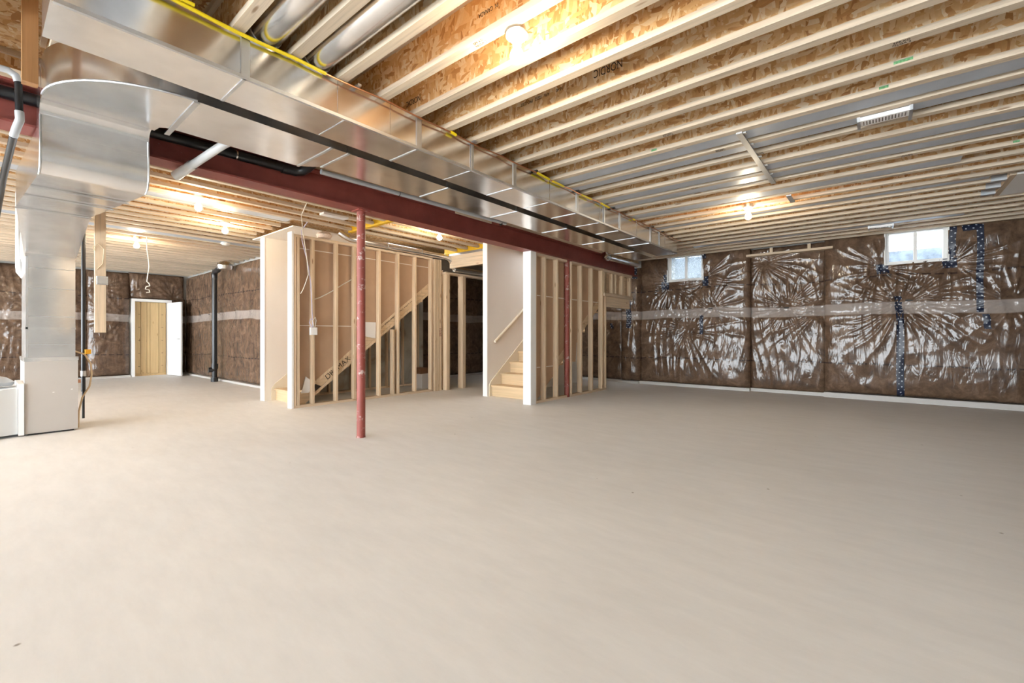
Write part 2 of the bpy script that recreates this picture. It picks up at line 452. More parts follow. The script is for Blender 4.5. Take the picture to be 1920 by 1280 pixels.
# ------------------------------------------------------------------ mesh helpers
class MB:
    def __init__(s): s.v = []; s.f = []; s.sm = []
    def quadbox(s, pts):
        """8 points: bottom 4 ccw then top 4"""
        o = len(s.v); s.v += [tuple(p) for p in pts]
        for q in ((3, 2, 1, 0), (4, 5, 6, 7), (0, 1, 5, 4), (1, 2, 6, 5), (2, 3, 7, 6), (3, 0, 4, 7)):
            s.f.append([o + i for i in q]); s.sm.append(False)
        return s
    def box(s, x0, x1, y0, y1, z0, z1):
        return s.quadbox([(x0, y0, z0), (x1, y0, z0), (x1, y1, z0), (x0, y1, z0),
                          (x0, y0, z1), (x1, y0, z1), (x1, y1, z1), (x0, y1, z1)])
    def prism(s, poly, axis, a, b):
        """extrude a 2d polygon: axis 'x' poly=(y,z), 'y' poly=(x,z), 'z' poly=(x,y)"""
        o = len(s.v); n = len(poly)
        mk = {'x': lambda p, t: (t, p[0], p[1]), 'y': lambda p, t: (p[0], t, p[1]), 'z': lambda p, t: (p[0], p[1], t)}[axis]
        s.v += [mk(p, a) for p in poly] + [mk(p, b) for p in poly]
        s.f.append([o + i for i in range(n)][::-1]); s.sm.append(False)
        s.f.append([o + n + i for i in range(n)]); s.sm.append(False)
        for i in range(n):
            j = (i + 1) % n
            s.f.append([o + i, o + j, o + n + j, o + n + i]); s.sm.append(False)
        return s
    def tube(s, pts, r, seg=12, caps=True, smooth=True):
        pts = [Vector(p) for p in pts]
        rs = r if isinstance(r, (list, tuple)) else [r] * len(pts)
        o = len(s.v); n = len(pts)
        d0 = (pts[1] - pts[0]).normalized()
        up = Vector((0, 0, 1)) if abs(d0.z) < 0.9 else Vector((1, 0, 0))
        u = d0.cross(up).normalized()
        for i, p in enumerate(pts):
            if i == 0: d = d0
            elif i == n - 1: d = (pts[-1] - pts[-2]).normalized()
            else: d = ((pts[i] - pts[i - 1]).normalized() + (pts[i + 1] - pts[i]).normalized()).normalized()
            u = (u - d * u.dot(d)).normalized()
            w_ = d.cross(u)
            for k in range(seg):
                a = 2 * math.pi * k / seg
                s.v.append(tuple(p + (u * math.cos(a) + w_ * math.sin(a)) * rs[i]))
        for i in range(n - 1):
            for k in range(seg):
                k2 = (k + 1) % seg
                s.f.append([o + i * seg + k, o + i * seg + k2, o + (i + 1) * seg + k2, o + (i + 1) * seg + k]); s.sm.append(smooth)
        if caps:
            s.f.append([o + k for k in range(seg)][::-1]); s.sm.append(False)
            s.f.append([o + (n - 1) * seg + k for k in range(seg)]); s.sm.append(False)
        return s
    def lathe(s, prof, c=(0, 0, 0), seg=20):
        o = len(s.v); n = len(prof)
        for r, z in prof:
            for k in range(seg):
                a = 2 * math.pi * k / seg
                s.v.append((c[0] + r * math.cos(a), c[1] + r * math.sin(a), c[2] + z))
        for i in range(n - 1):
            for k in range(seg):
                k2 = (k + 1) % seg
                s.f.append([o + i * seg + k, o + i * seg + k2, o + (i + 1) * seg + k2, o + (i + 1) * seg + k]); s.sm.append(True)
        s.f.append([o + k for k in range(seg)][::-1]); s.sm.append(False)
        s.f.append([o + (n - 1) * seg + k for k in range(seg)]); s.sm.append(False)
        return s
    def loft(s, secs, smooth=False):
        """sections of equal point count, capped"""
        o = len(s.v); n = len(secs[0])
        for q in secs: s.v += [tuple(p) for p in q]
        for i in range(len(secs) - 1):
            for k in range(n):
                k2 = (k + 1) % n
                s.f.append([o + i * n + k, o + i * n + k2, o + (i + 1) * n + k2, o + (i + 1) * n + k]); s.sm.append(smooth)
        s.f.append([o + k for k in range(n)][::-1]); s.sm.append(False)
        s.f.append([o + (len(secs) - 1) * n + k for k in range(n)]); s.sm.append(False)
        return s
    def mesh(s, name, origin=(0, 0, 0)):
        me = bpy.data.meshes.new(name)
        ox, oy, oz = origin
        me.from_pydata([(x - ox, y - oy, z - oz) for x, y, z in s.v], [], s.f)
        me.polygons.foreach_set('use_smooth', s.sm)
        bm = bmesh.new(); bm.from_mesh(me); bmesh.ops.recalc_face_normals(bm, faces=bm.faces); bm.to_mesh(me); bm.free()
        if any(s.sm): me.set_sharp_from_angle(angle=math.radians(50))
        return me

ORG = {}
def put(name, me, mat, parent=None, origin=(0, 0, 0)):
    o = bpy.data.objects.new(name, me)
    if mat is not None and not me.materials:
        me.materials.append(mat)
    COL.objects.link(o)
    if parent is not None:
        o.parent = parent; ORG[o.name] = ORG[parent.name]
    else:
        o.location = origin; ORG[o.name] = tuple(origin)
    return o

def part(name, mb, mat, parent):
    return put(name, mb.mesh(name, ORG[parent.name]), mat, parent)

def tag(o, label=None, cat=None, group=None, kind=None):
    if label: o['label'] = label
    if cat: o['category'] = cat
    if group: o['group'] = group
    if kind: o['kind'] = kind
    return o

def thing(name, loc, label, cat, group=None):
    e = bpy.data.objects.new(name, None); COL.objects.link(e)
    e.empty_display_size = 0.05; e.location = loc; ORG[e.name] = tuple(loc)
    return tag(e, label, cat, group)

def single(name, mb, mat, origin, label, cat, group=None):
    return tag(put(name, mb.mesh(name, origin), mat, None, origin), label, cat, group)

def struct(name, mb, mat, label=None):
    o = put(name, mb.mesh(name), mat)
    return tag(o, label, None, None, 'structure')

def copy_tree(src, loc):
    r = src.copy(); COL.objects.link(r); r.location = loc
    for ch in src.children:
        c = ch.copy(); COL.objects.link(c); c.parent = r
        for g in ch.children:
            d = g.copy(); COL.objects.link(d); d.parent = c
    return r

def text_part(name, body, size, mtx, mat, parent, thick=0.0006, sx=1.0):
    cu = bpy.data.curves.new(name, 'FONT'); cu.body = body; cu.size = size
    cu.align_x = 'CENTER'; cu.align_y = 'CENTER'; cu.extrude = thick
    t = bpy.data.objects.new(name, cu); COL.objects.link(t)
    dg = bpy.context.evaluated_depsgraph_get()
    me = bpy.data.meshes.new_from_object(t.evaluated_get(dg))
    bpy.data.objects.remove(t)
    off = Vector(ORG[parent.name])
    me.transform(Matrix.Translation(-off) @ mtx @ Matrix.Diagonal((sx, 1, 1, 1)))
    me.materials.clear()
    return put(name, me, mat, parent)

def frame(loc, right, up):
    r = Vector(right).normalized(); u = Vector(up).normalized(); n = r.cross(u)
    m = Matrix((r, u, n)).transposed().to_4x4(); m.translation = Vector(loc)
    return m

# numpy value noise
def _h(i, j, s):
    n = (i * 374761393 + j * 668265263 + s * 1442695041) & 0x7fffffff
    n = ((n ^ (n >> 13)) * 1274126177) & 0x7fffffff
    return ((n ^ (n >> 16)) & 0xffff) / 65535.0
def vn(x, y, s=0):
    x = np.asarray(x, float); y = np.asarray(y, float)
    i = np.floor(x).astype(np.int64); j = np.floor(y).astype(np.int64)
    fx = x - i; fy = y - j
    fx = fx * fx * (3 - 2 * fx); fy = fy * fy * (3 - 2 * fy)
    a = _h(i, j, s); b = _h(i + 1, j, s); c = _h(i, j + 1, s); d = _h(i + 1, j + 1, s)
    return (a * (1 - fx) + b * fx) * (1 - fy) + (c * (1 - fx) + d * fx) * fy

# ------------------------------------------------------------------ room shell
ZJ = 2.745            # underside of the joists
ZC = ZJ + 0.302       # underside of the subfloor
fl = struct('floor', MB().box(-15.5, 1.95, -7.0, 10.0, -0.12, 0.0), M['floor'])
def slab(holes, x0, x1, y0, y1, z0, z1):
    mb = MB(); cuts = sorted({x0, x1, *[h[0] for h in holes], *[h[1] for h in holes]})
    for a, b in zip(cuts[:-1], cuts[1:]):
        segs = [(y0, y1)]
        for h in holes:
            if h[0] <= a and h[1] >= b:
                segs = [q for s_ in segs for q in ((s_[0], min(s_[1], h[2])), (max(s_[0], h[3]), s_[1])) if q[1] - q[0] > 1e-4]
        for ya, yb in segs: mb.box(a, b, ya, yb, z0, z1)
    return mb
STAIR_HOLES = [(-7.6, -7.0, 5.0, 5.7), (-5.0, -4.45, 7.0, 7.6)]
ce = struct('ceiling', slab(STAIR_HOLES, -15.5, 1.95, -7.0, 10.0, ZC, ZC + 0.022), M['osb'])

def wall_pieces(axis, c0, c1, u0, u1, z0, z1, holes):
    """solid slab with rectangular holes (ua, ub, za, zb)"""
    mb = MB(); cuts = sorted({u0, u1, *[h[0] for h in holes], *[h[1] for h in holes]})
    for a, b in zip(cuts[:-1], cuts[1:]):
        segs = [(z0, z1)]
        for h in holes:
            if h[0] <= a and h[1] >= b:
                segs = [q for s_ in segs for q in ((s_[0], min(s_[1], h[2])), (max(s_[0], h[3]), s_[1])) if q[1] - q[0] > 1e-4]
        for za, zb in segs:
            if axis == 'y': mb.box(a, b, c0, c1, za, zb)
            else: mb.box(c0, c1, a, b, za, zb)
    return mb

W1 = (-3.52, -2.80, 2.25, 2.80)
W2 = (0.085, 0.815, 2.255, 2.785)
DOOR = (2.66, 3.39, 0.0, 2.0)
wall_n = struct('wall_north', wall_pieces('y', 9.74, 9.98, -8.8, 1.95, 0, ZC, [W1, W2]), M['concrete'])
wall_e = struct('wall_east', MB().box(1.76, 1.95, -7.0, 9.74, 0, ZC), M['concrete'])
wall_w = struct('wall_west', wall_pieces('x', -15.4, -15.2, -7.0, 3.95, 0, ZC, [DOOR]), M['concrete'])
wall_nw = struct('wall_northwest', MB().box(-15.4, -8.02, 3.86, 4.0, 0, ZC), M['concrete'])
wall_in = struct('wall_inner_west', MB().box(-8.8, -8.66, 4.0, 9.74, 0, ZC), M['concrete'])

def insulation(parent, axis, const, sgn, u0, u1, z0, z1, staples, bulge=0.09, res=0.016, seed=0, holes=(), name='insulation_blanket', power=9):
    """plastic covered blanket: pillow shape, pinched at staples, with radiating creases"""
    rng = np.random.RandomState(seed + 11)
    ph = rng.rand(len(staples)) * 6.28
    nn = rng.randint(17, 27, len(staples))
    def depth(u, z):
        s = np.clip((u - u0) / (u1 - u0), 0, 1); t = np.clip((z - z0) / (z1 - z0), 0, 1)
        d = bulge * np.power(np.maximum(0, 1 - np.abs(2 * s - 1) ** power), 0.5) * np.power(np.maximum(0, 1 - np.abs(2 * t - 1) ** 26), 0.4)
        d = d + 0.035 * (vn(u * 1.7, z * 1.5, seed) - 0.5) + 0.014 * (vn(u * 5, z * 5, seed + 3) - 0.5)
        d = d - 0.020 * np.exp(-((z - 1.52) / 0.10) ** 2)
        for k, (us, zs) in enumerate(staples):
            du = u - us; dz = z - zs; r = np.sqrt(du * du + dz * dz) + 1e-5
            th = np.arctan2(dz, du)
            d = d - 0.045 * np.exp(-(r / 0.16) ** 2)
            warp = 5.0 * vn(th * 2.2 + 9, r * 2.0, seed + k)
            w_ = np.abs(np.sin(nn[k] * 0.5 * th + ph[k] + warp))
            env = np.exp(-r / 0.42) * (1 - np.exp(-(r / 0.09) ** 2))
            env = env * (0.35 + 1.1 * vn(th * 1.6 + 4, r * 1.3, seed + 20 + k))
            d = d + 0.040 * env * (1 - w_) ** 1.8
        g = np.abs(np.sin(u * 23 + 7 * vn(u * 1.1, z * 0.9, seed + 5) + 2.0 * np.sin(z * 1.7 + seed)))
        d = d + 0.013 * (1 - g) ** 2 * np.clip(vn(u * 1.3 + 3, z * 1.2, seed + 6) * 2.2 - 0.7, 0, 1)
        return d
    nu = max(4, int((u1 - u0) / res)); nz = max(4, int((z1 - z0) / res))
    U, Z = np.meshgrid(np.linspace(u0, u1, nu + 1), np.linspace(z0, z1, nz + 1))
    D = depth(U, Z)
    if axis == 'y': P = np.stack([U, const + sgn * D, Z], -1)
    else: P = np.stack([const + sgn * D, U, Z], -1)
    o = np.array(ORG[parent.name]); P = P - o
    idx = np.arange((nu + 1) * (nz + 1)).reshape(nz + 1, nu + 1)
    q = np.stack([idx[:-1, :-1], idx[:-1, 1:], idx[1:, 1:], idx[1:, :-1]], -1).reshape(-1, 4)
    cu_ = (U[:-1, :-1] + U[1:, 1:]).ravel() / 2; cz_ = (Z[:-1, :-1] + Z[1:, 1:]).ravel() / 2
    keep = np.ones(len(q), bool)
    for h in holes: keep &= ~((cu_ > h[0]) & (cu_ < h[1]) & (cz_ > h[2]) & (cz_ < h[3]))
    q = q[keep]
    me = bpy.data.meshes.new(name)
    me.from_pydata(P.reshape(-1, 3).tolist(), [], q.tolist())
    me.polygons.foreach_set('use_smooth', [True] * len(me.polygons))
    ob = put(name, me, M['insul'], parent)
    return depth

def tape(parent, axis, const, sgn, depth, u0, u1, z0, z1, mat, lift=0.006, skew=0.0, name='tape_strip', res=0.02):
    nu = max(2, int((u1 - u0) / res)); nz = max(2, int((z1 - z0) / res))
    t = np.linspace(0, 1, nz + 1)[:, None]; s = np.linspace(0, 1, nu + 1)[None, :]
    U = u0 + (u1 - u0) * s + skew * t + 0.004 * np.sin(t * 9 + u0 * 7); Z = z0 + (z1 - z0) * t + 0 * s
    D = depth(U, Z) + lift
    P = np.stack([U, const + sgn * D, Z], -1) if axis == 'y' else np.stack([const + sgn * D, U, Z], -1)
    P = P - np.array(ORG[parent.name])
    idx = np.arange((nu + 1) * (nz + 1)).reshape(nz + 1, nu + 1)
    q = np.stack([idx[:-1, :-1], idx[:-1, 1:], idx[1:, 1:], idx[1:, :-1]], -1).reshape(-1, 4)
    me = bpy.data.meshes.new(name)
    me.from_pydata(P.reshape(-1, 3).tolist(), [], q.tolist())
    me.polygons.foreach_set('use_smooth', [True] * len(me.polygons))
    return put(name, me, mat, parent)

def staple(parent, axis, const, sgn, depth, u, z, wdt=0.05):
    d = float(depth(np.array([u]), np.array([z]))[0]) + 0.004
    mb = MB()
    if axis == 'y': mb.box(u - wdt / 2, u + wdt / 2, const + sgn * d - 0.004, const + sgn * d + 0.004, z - 0.012, z + 0.012)
    else: mb.box(const + sgn * d - 0.004, const + sgn * d + 0.004, u - wdt / 2, u + wdt / 2, z - 0.012, z + 0.012)
    part('staple', mb, M['staple'], parent)

# north wall blankets
YN = 9.735
st_l = [(-2.655, 1.63), (-3.5, 2.2), (-2.80, 2.2), (-3.15, 1.2)]
dl = insulation(wall_n, 'y', 9.64, -1, -4.16, -1.93, 0.06, 2.80, st_l, 0.10, seed=1, holes=[W1])
dc = insulation(wall_n, 'y', 9.62, -1, -4.62, -4.15, 0.05, 2.62, [(-4.3, 1.55)], 0.16, seed=2, power=3)
dd = insulation(wall_n, 'y', 9.66, -1, -8.6, -4.60, 0.06, 2.74, [(-5.2, 1.6), (-6.5, 1.6), (-4.9, 1.2)], 0.08, res=0.03, seed=3)
st_m = [(-1.34, 1.60), (-0.8, 1.55), (-1.7, 2.5)]
dm = insulation(wall_n, 'y', 9.73, -1, -1.95, -0.73, 0.05, 2.76, st_m, 0.07, seed=4)
st_r = [(0.374, 1.65), (0.03, 2.2), (0.87, 2.2), (0.26, 1.55), (1.5, 1.57)]
dr = insulation(wall_n, 'y', 9.66, -1, -0.75, 1.72, 0.09, 2.80, st_r, 0.12, seed=5, holes=[W2])
for dep, c, u, z in ((dl, 9.64, -2.655, 1.632), (dm, 9.73, -1.34, 1.601), (dr, 9.66, 0.374, 1.65)):
    staple(wall_n, 'y', c, -1, dep, u, z, 0.09)
TP = M['polka']
for dep, c, a in ((dr, 9.66, (0.222, 0.317, 0.01, 1.50)), (dr, 9.66, (0.205, 0.295, 1.48, 1.72)), (dr, 9.66, (1.12, 1.195, 1.43, 2.74)),
                  (dr, 9.66, (1.20, 1.275, 1.18, 1.40)), (dl, 9.64, (-2.855, -2.785, 1.11, 1.50)),
                  (dc, 9.62, (-4.44, -4.33, 1.25, 1.86)), (dd, 9.66, (-4.90, -4.83, 1.25, 1.37)),
                  (dl, 9.64, (-3.66, -3.50, 2.08, 2.25)), (dl, 9.64, (-3.60, -3.52, 2.24, 2.40)), (dl, 9.64, (-2.81, -2.69, 2.10, 2.30)), (dl, 9.64, (-2.80, -2.72, 2.66, 2.78)),
                  (dr, 9.66, (-0.03, 0.13, 2.10, 2.26)), (dr, 9.66, (0.76, 0.92, 2.12, 2.27)), (dr, 9.66, (0.82, 0.90, 2.26, 2.75)),
                  (dr, 9.66, (0.98, 1.16, 2.66, 2.75)), (dc, 9.62, (-4.36, -4.20, 2.36, 2.60))):
    tape(wall_n, 'y', c, -1, dep, *a, TP, skew=random.uniform(-0.02, 0.02))
# pale foot of the plastic along the floor
bb = struct('baseboard_north', MB().box(-8.6, -4.2, 9.585, 9.72, 0, 0.055).box(-4.64, -4.16, 9.46, 9.58, 0, 0.05).box(-4.16, -1.93, 9.535, 9.72, 0, 0.06)
            .box(-1.93, -0.75, 9.64, 9.72, 0, 0.06).box(-0.75, 1.70, 9.545, 9.72, 0, 0.085), M['linen'])
# wooden sill and blocking over the recessed bay
s_ = thing('sill_plate', (-1.3, 9.6, 2.6), 'long spruce ledge on top of the recessed insulated bay', 'timber')
part('ledge', MB().box(-1.98, -0.62, 9.5, 9.72, 2.60, 2.64), M['wx'], s_)
for x in (-1.6, -1.0, -0.42, 0.0):
    part('block', MB().box(x, x + 0.05, 9.62, 9.7, 2.64, ZJ), M['stud'], s_)

de = insulation(wall_e, 'x', 1.74, -1, 3.0, 9.7, 0.05, 2.75, [(9.3, 1.55), (7.5, 1.6), (5.5, 1.6)], 0.12, res=0.03, seed=8)
dwn = insulation(wall_nw, 'y', 3.82, -1, -15.15, -8.02, 0.04, 2.70, [(-13.9, 1.62), (-13.2, 1.62), (-12.4, 1.64), (-10.6, 1.6), (-11.4, 1.6), (-9.3, 1.6)], 0.07, res=0.028, seed=12)
for u in (-13.9, -13.2, -12.4): staple(wall_nw, 'y', 3.82, -1, dwn, u, 1.62, 0.09)
dw1 = insulation(wall_w, 'x', -15.18, 1, 1.75, 2.58, 0.04, 2.72, [(2.2, 1.55), (2.5, 1.5), (1.95, 2.3)], 0.14, res=0.026, seed=14, power=4)
dw2 = insulation(wall_w, 'x', -15.18, 1, -0.6, 1.76, 0.04, 2.72, [(0.3, 1.6), (0.9, 1.6), (1.4, 1.7), (0.35, 1.1)], 0.12, res=0.026, seed=15, power=6)
dw3 = insulation(wall_w, 'x', -15.18, 1, 2.56, 3.76, 2.06, 2.74, [(2.64, 2.1), (3.5, 2.1)], 0.14, res=0.022, seed=16)
dw4 = insulation(wall_w, 'x', -15.18, 1, 3.47, 3.80, 0.04, 2.1, [(3.6, 1.5)], 0.10, res=0.026, seed=17)
din = insulation(wall_in, 'x', -8.66, 1, 4.02, 9.66, 0.05, 2.72, [(6.5, 1.6), (7.5, 1.6), (8.5, 1.6), (5.2, 1.6)], 0.09, res=0.03, seed=18)
struct('baseboard_inner', MB().box(-8.655, -8.56, 4.05, 9.6, 0, 0.05), M['linen'])
struct('baseboard_west', MB().box(-15.19, -15.02, -0.6, 2.58, 0, 0.05), M['linen'])
struct('baseboard_northwest', MB().box(-14.9, -8.1, 3.72, 3.85, 0, 0.045), M['linen'])

# ------------------------------------------------------------------ windows
def window(name, h, glass, wellz):
    x0, x1, z0, z1 = h
    o = struct(name, MB().box(x0, x0 + 0.045, 9.62, 9.72, z0, z1).box(x1 - 0.045, x1, 9.62, 9.72, z0, z1)
               .box(x0 + 0.045, x1 - 0.045, 9.62, 9.72, z0, z0 + 0.04).box(x0 + 0.045, x1 - 0.045, 9.62, 9.72, z1 - 0.04, z1), M['trim'])
    xm = (x0 + x1) / 2
    part('mullion', MB().box(xm - 0.022, xm + 0.022, 9.63, 9.71, z0 + 0.04, z1 - 0.04), M['trim'], o)
    part('sill', MB().box(x0 - 0.02, x1 + 0.02, 9.53, 9.62, z0 - 0.02, z0), M['trim'], o)
    part('jamb_lining', MB().box(x0 - 0.02, x0, 9.54, 9.62, z0, z1).box(x1, x1 + 0.02, 9.54, 9.62, z0, z1), M['trim'], o)
    for a, b in ((x0 + 0.045, xm - 0.022), (xm + 0.022, x1 - 0.045)):
        part('pane', MB().box(a, b, 9.664, 9.668, z0 + 0.04, z1 - 0.04), glass, o)
    part('latch', MB().box(xm - 0.008, xm + 0.008, 9.615, 9.63, (z0 + z1) / 2 - 0.03, (z0 + z1) / 2 + 0.02), M['trim'], o)
    # the well outside
    part('window_well', MB().box(x0 - 0.25, x1 + 0.25, 10.7, 10.75, 1.9, wellz).box(x0 - 0.3, x0 - 0.25, 9.99, 10.75, 1.9, wellz)
         .box(x1 + 0.25, x1 + 0.3, 9.99, 10.75, 1.9, wellz).box(x0 - 0.3, x1 + 0.3, 9.99, 10.75, 1.85, 1.9), M['well'], o)
    return o
window('window_1', W1, M['frost'], 2.92)
window('window_2', W2, M['glass'], 2.62)

# ------------------------------------------------------------------ door
dn = struct('door_1', MB().box(-15.24, -15.02, 2.60, 2.665, 0, 2.05).box(-15.24, -15.02, 3.385, 3.45, 0, 2.05).box(-15.24, -15.02, 2.665, 3.385, 1.985, 2.05), M['trim'])
phi = math.radians(7.5)
lf = thing('open_door', (-15.04, 3.375, 0.01), 'white flush door swung wide open beside the boarded doorway', 'door')
def rot_box(L, t, z0, z1, off=0.0, a0=0.0):
    c, s = math.cos(phi), math.sin(phi)
    pts = []
    for z in (z0, z1):
        for a, b in ((a0, off), (L, off), (L, off + t), (a0, off + t)):
            pts.append((-15.04 + a * c - b * s, 3.375 + a * s + b * c, z))
    return pts
part('door_leaf', MB().quadbox(rot_box(0.76, 0.038, 0.012, 1.975)), M['door'], lf)
hd = part('lever_handle', MB().quadbox(rot_box(0.715, 0.05, 0.985, 1.0, -0.05, 0.70)).quadbox(rot_box(0.71, 0.012, 0.988, 1.0, -0.055, 0.60)), M['chrome'], lf)
bd = thing('boarded_doorway', (-15.3, 3.0, 0), 'yellow pine boards closing off the doorway beside the white open door', 'boards')
ys = [2.67, 2.83, 2.965, 3.03, 3.22, 3.38]
for a, b in zip(ys[:-1], ys[1:]):
    part('plank', MB().box(-15.32, -15.295 + random.uniform(-0.004, 0.004), a + 0.003, b - 0.003, 0.06, 1.985), M['pine'], bd)
for zz in (0.25, 0.6, 0.95, 1.3, 1.65):
    for yy in (2.78, 2.80, 3.28, 3.30):
        part('nail', MB().box(-15.293, -15.288, yy, yy + 0.018, zz, zz + 0.01), M['staple'], bd)
part('backing', MB().box(-15.37, -15.335, 2.665, 3.385, 0.0, 1.995), M['pine'], bd)  # added behind the planks to keep bright sky out of their gaps
part('kick_board', MB().box(-15.33, -15.27, 2.67, 3.38, 0.0, 0.055), M['pine'], bd)

# ------------------------------------------------------------------ joists
def nth(n):
    return '%d%s' % (n, 'th' if 10 <= n % 100 <= 20 else {1: 'st', 2: 'nd', 3: 'rd'}.get(n % 10, 'th'))

def joist_proto(name, length, label, group, axis='x'):
    t = thing(name, (0, 0, ZJ), label, 'joist', group)
    a, b = -length / 2, length / 2
    mb = MB().box(a, b, -0.032, 0.032, ZJ, ZJ + 0.038)
    part('bottom_flange', mb, M['flange'], t)
    part('web', MB().box(a, b, -0.0048, 0.0048, ZJ + 0.038, ZJ + 0.264), M['osb'], t)
    part('top_flange', MB().box(a, b, -0.032, 0.032, ZJ + 0.264, ZC), M['flange'], t)
    return t
EJ_GROUP = 'wooden joists over the open room'
EJ_LABEL = 'wooden joist with strand board web over the open room, running in to the duct'
JX0, JX1 = -4.32, 1.75
Lj = JX1 - JX0; JXC = (JX0 + JX1) / 2
protoE = joist_proto('ceiling_joist', Lj, EJ_LABEL, EJ_GROUP)
east = {}
first = True
for k in range(-31, 23):
    y = 2.744 + 0.3048 * k
    if k in (14, 15, 16):      # cut short at the framed opening by the right wall
        continue
    o = protoE if first else copy_tree(protoE, (0, 0, 0))
    first = False
    o.location = (JXC, y, ZJ); ORG[o.name] = (JXC, y, ZJ)
    east[k] = o
    o['label'] = 'wooden joist over the open room, %s from the windowed insulated wall' % nth(23 - k)
    # move grain so that no two look alike
short_proto = joist_proto('ceiling_joist', 1.05 - JX0, 'wooden joist ending in a metal hanger at the pale framed opening', 'joists cut short at the framed opening')
f2 = True
for k in (14, 15, 16):
    o = short_proto if f2 else copy_tree(short_proto, (0, 0, 0)); f2 = False
    o.location = ((1.05 + JX0) / 2, 2.744 + 0.3048 * k, ZJ)
    yk = 2.744 + 0.3048 * k
    o['label'] = 'wooden joist cut short in a metal hanger, %s from the windowed wall' % nth(23 - k)
    single('joist_hanger', MB().box(0.93, 1.048, yk - 0.036, yk - 0.033, ZJ - 0.003, ZJ + 0.2).box(0.93, 1.048, yk + 0.033, yk + 0.036, ZJ - 0.003, ZJ + 0.2)
           .box(0.93, 1.048, yk - 0.036, yk + 0.036, ZJ - 0.006, ZJ - 0.003), M['galv_dark'], (1.0, yk, ZJ), 'galvanized hanger at the pale framed opening holding the %s joist from the windowed wall' % nth(23 - k), 'bracket', 'joist hangers at the framed opening')
hb = thing('opening_header', (1.08, 7.3, ZJ), 'pale wooden header and board closing the framed ceiling opening by the east wall', 'header')
part('header_board', MB().box(1.05, 1.10, 6.86, 7.78, ZJ, ZC), M['wy'], hb)
part('cover_board', MB().box(1.10, 1.74, 6.86, 7.78, ZJ + 0.002, ZJ + 0.02), M['trim'], hb)

WJ_GROUP = 'wooden joists over the furnace side'
joist_w = {}
def west_joist(x, y0, y1, label, group=WJ_GROUP):
    t = thing('ceiling_joist', (x, (y0 + y1) / 2, ZJ), label, 'joist', group)
    h = (y1 - y0) / 2
    key = round(h, 3)
    if key not in joist_w:
        ms = []
        for nm, mb, mt in (('bottom_flange', MB().box(-h, h, -0.032, 0.032, 0, 0.038), 'flange'), ('web', MB().box(-h, h, -0.0048, 0.0048, 0.038, 0.264), 'osb'),
                           ('top_flange', MB().box(-h, h, -0.032, 0.032, 0.264, 0.302), 'flange')):
            me = mb.mesh(nm); me.materials.append(M[mt]); ms.append((nm, me))
        joist_w[key] = ms
    t.rotation_euler = (0, 0, math.pi / 2)
    for nm, me in joist_w[key]:
        o = bpy.data.objects.new(nm, me); COL.objects.link(o); o.parent = t
    return t
WL = 'wooden joist above the furnace side running toward the plastic-wrapped wall'
x = -4.62
nj = 0
while x > -15.1:
    nj += 1; N_ = nth(nj)
    if x > -5.1: west_joist(x, -6.9, 5.78, 'wooden joist alongside the red steel beam, %s west of it' % N_, 'joists beside the beam')
    elif x > -6.62:
        west_joist(x, -6.9, 3.79, 'wooden joist stopping at the yellow header, %s west of the red beam' % N_, 'joists stopping at the yellow header')
        west_joist(x, 3.87, 6.06, 'short joist between two yellow headers, %s west of the red beam' % N_, 'short joists between yellow headers')
        west_joist(x, 6.14, 9.6, 'wooden joist behind the far yellow header, %s west of the red beam' % N_, 'joists behind the yellow header')
    elif x > -8.25: west_joist(x, -6.9, 2.97, 'wooden joist ending at the white stair soffit, %s west of the red beam' % N_, 'joists ending at the stair opening')
    else: west_joist(x, -6.9, 3.84, 'wooden joist over the furnace side, %s west of the red beam' % N_)
    x -= 0.3048
# yellow trimmers round the stair opening
yh = thing('yellow_header', (-5.8, 3.83, ZJ), 'yellow painted header crossing above the first stud wall by the free post', 'header')
part('board', MB().box(-6.54, -5.1, 3.80, 3.86, ZJ - 0.02, ZC), M['yellow'], yh)
yh = thing('yellow_trimmer', (-5.15, 4.9, ZJ), 'yellow painted trimmer running along the back of the red beam', 'header')
part('board', MB().box(-5.19, -5.11, 3.86, 6.07, ZJ - 0.02, ZC), M['yellow'], yh)
yh = thing('yellow_header', (-5.9, 6.1, ZJ), 'yellow painted header on top of the wide spruce lintel', 'header')
part('board', MB().box(-6.8, -5.3, 6.07, 6.13, ZJ - 0.03, ZC), M['yellow'], yh)
yh = thing('lintel', (-6.0, 6.1, 2.42), 'wide spruce lintel between the stud wall and the white stair wall', 'lintel')
part('board', MB().box(-6.6, -5.46, 6.03, 6.09, 2.42, 2.66), M['wx'], yh)
part('upper_plate', MB().box(-6.6, -5.46, 6.02, 6.12, 2.66, 2.70), M['galv_dark'], yh)

# black mill stamps on the joists
def stamp(k, body, x, z, size, name='mill_stamp', up=-1, mat='ink'):
    y = 2.744 + 0.3048 * k
    o = east[k]
    ORG[o.name] = (JXC, y, ZJ)
    text_part(name, body, size, frame((x, y - 0.0056, ZJ + z), (-1 if up < 0 else 1, 0, 0), (0, 0, up)), M[mat], o, sx=0.72)
def grade(k, x):
    y = 2.744 + 0.3048 * k; o = east[k]; ORG[o.name] = (JXC, y, ZJ)
    text_part('grade_stamp', 'SPF KD\nNLGA 2', 0.024, frame((x, y, ZJ - 0.0008), (1, 0, 0), (0, -1, 0)), M['ink'], o)

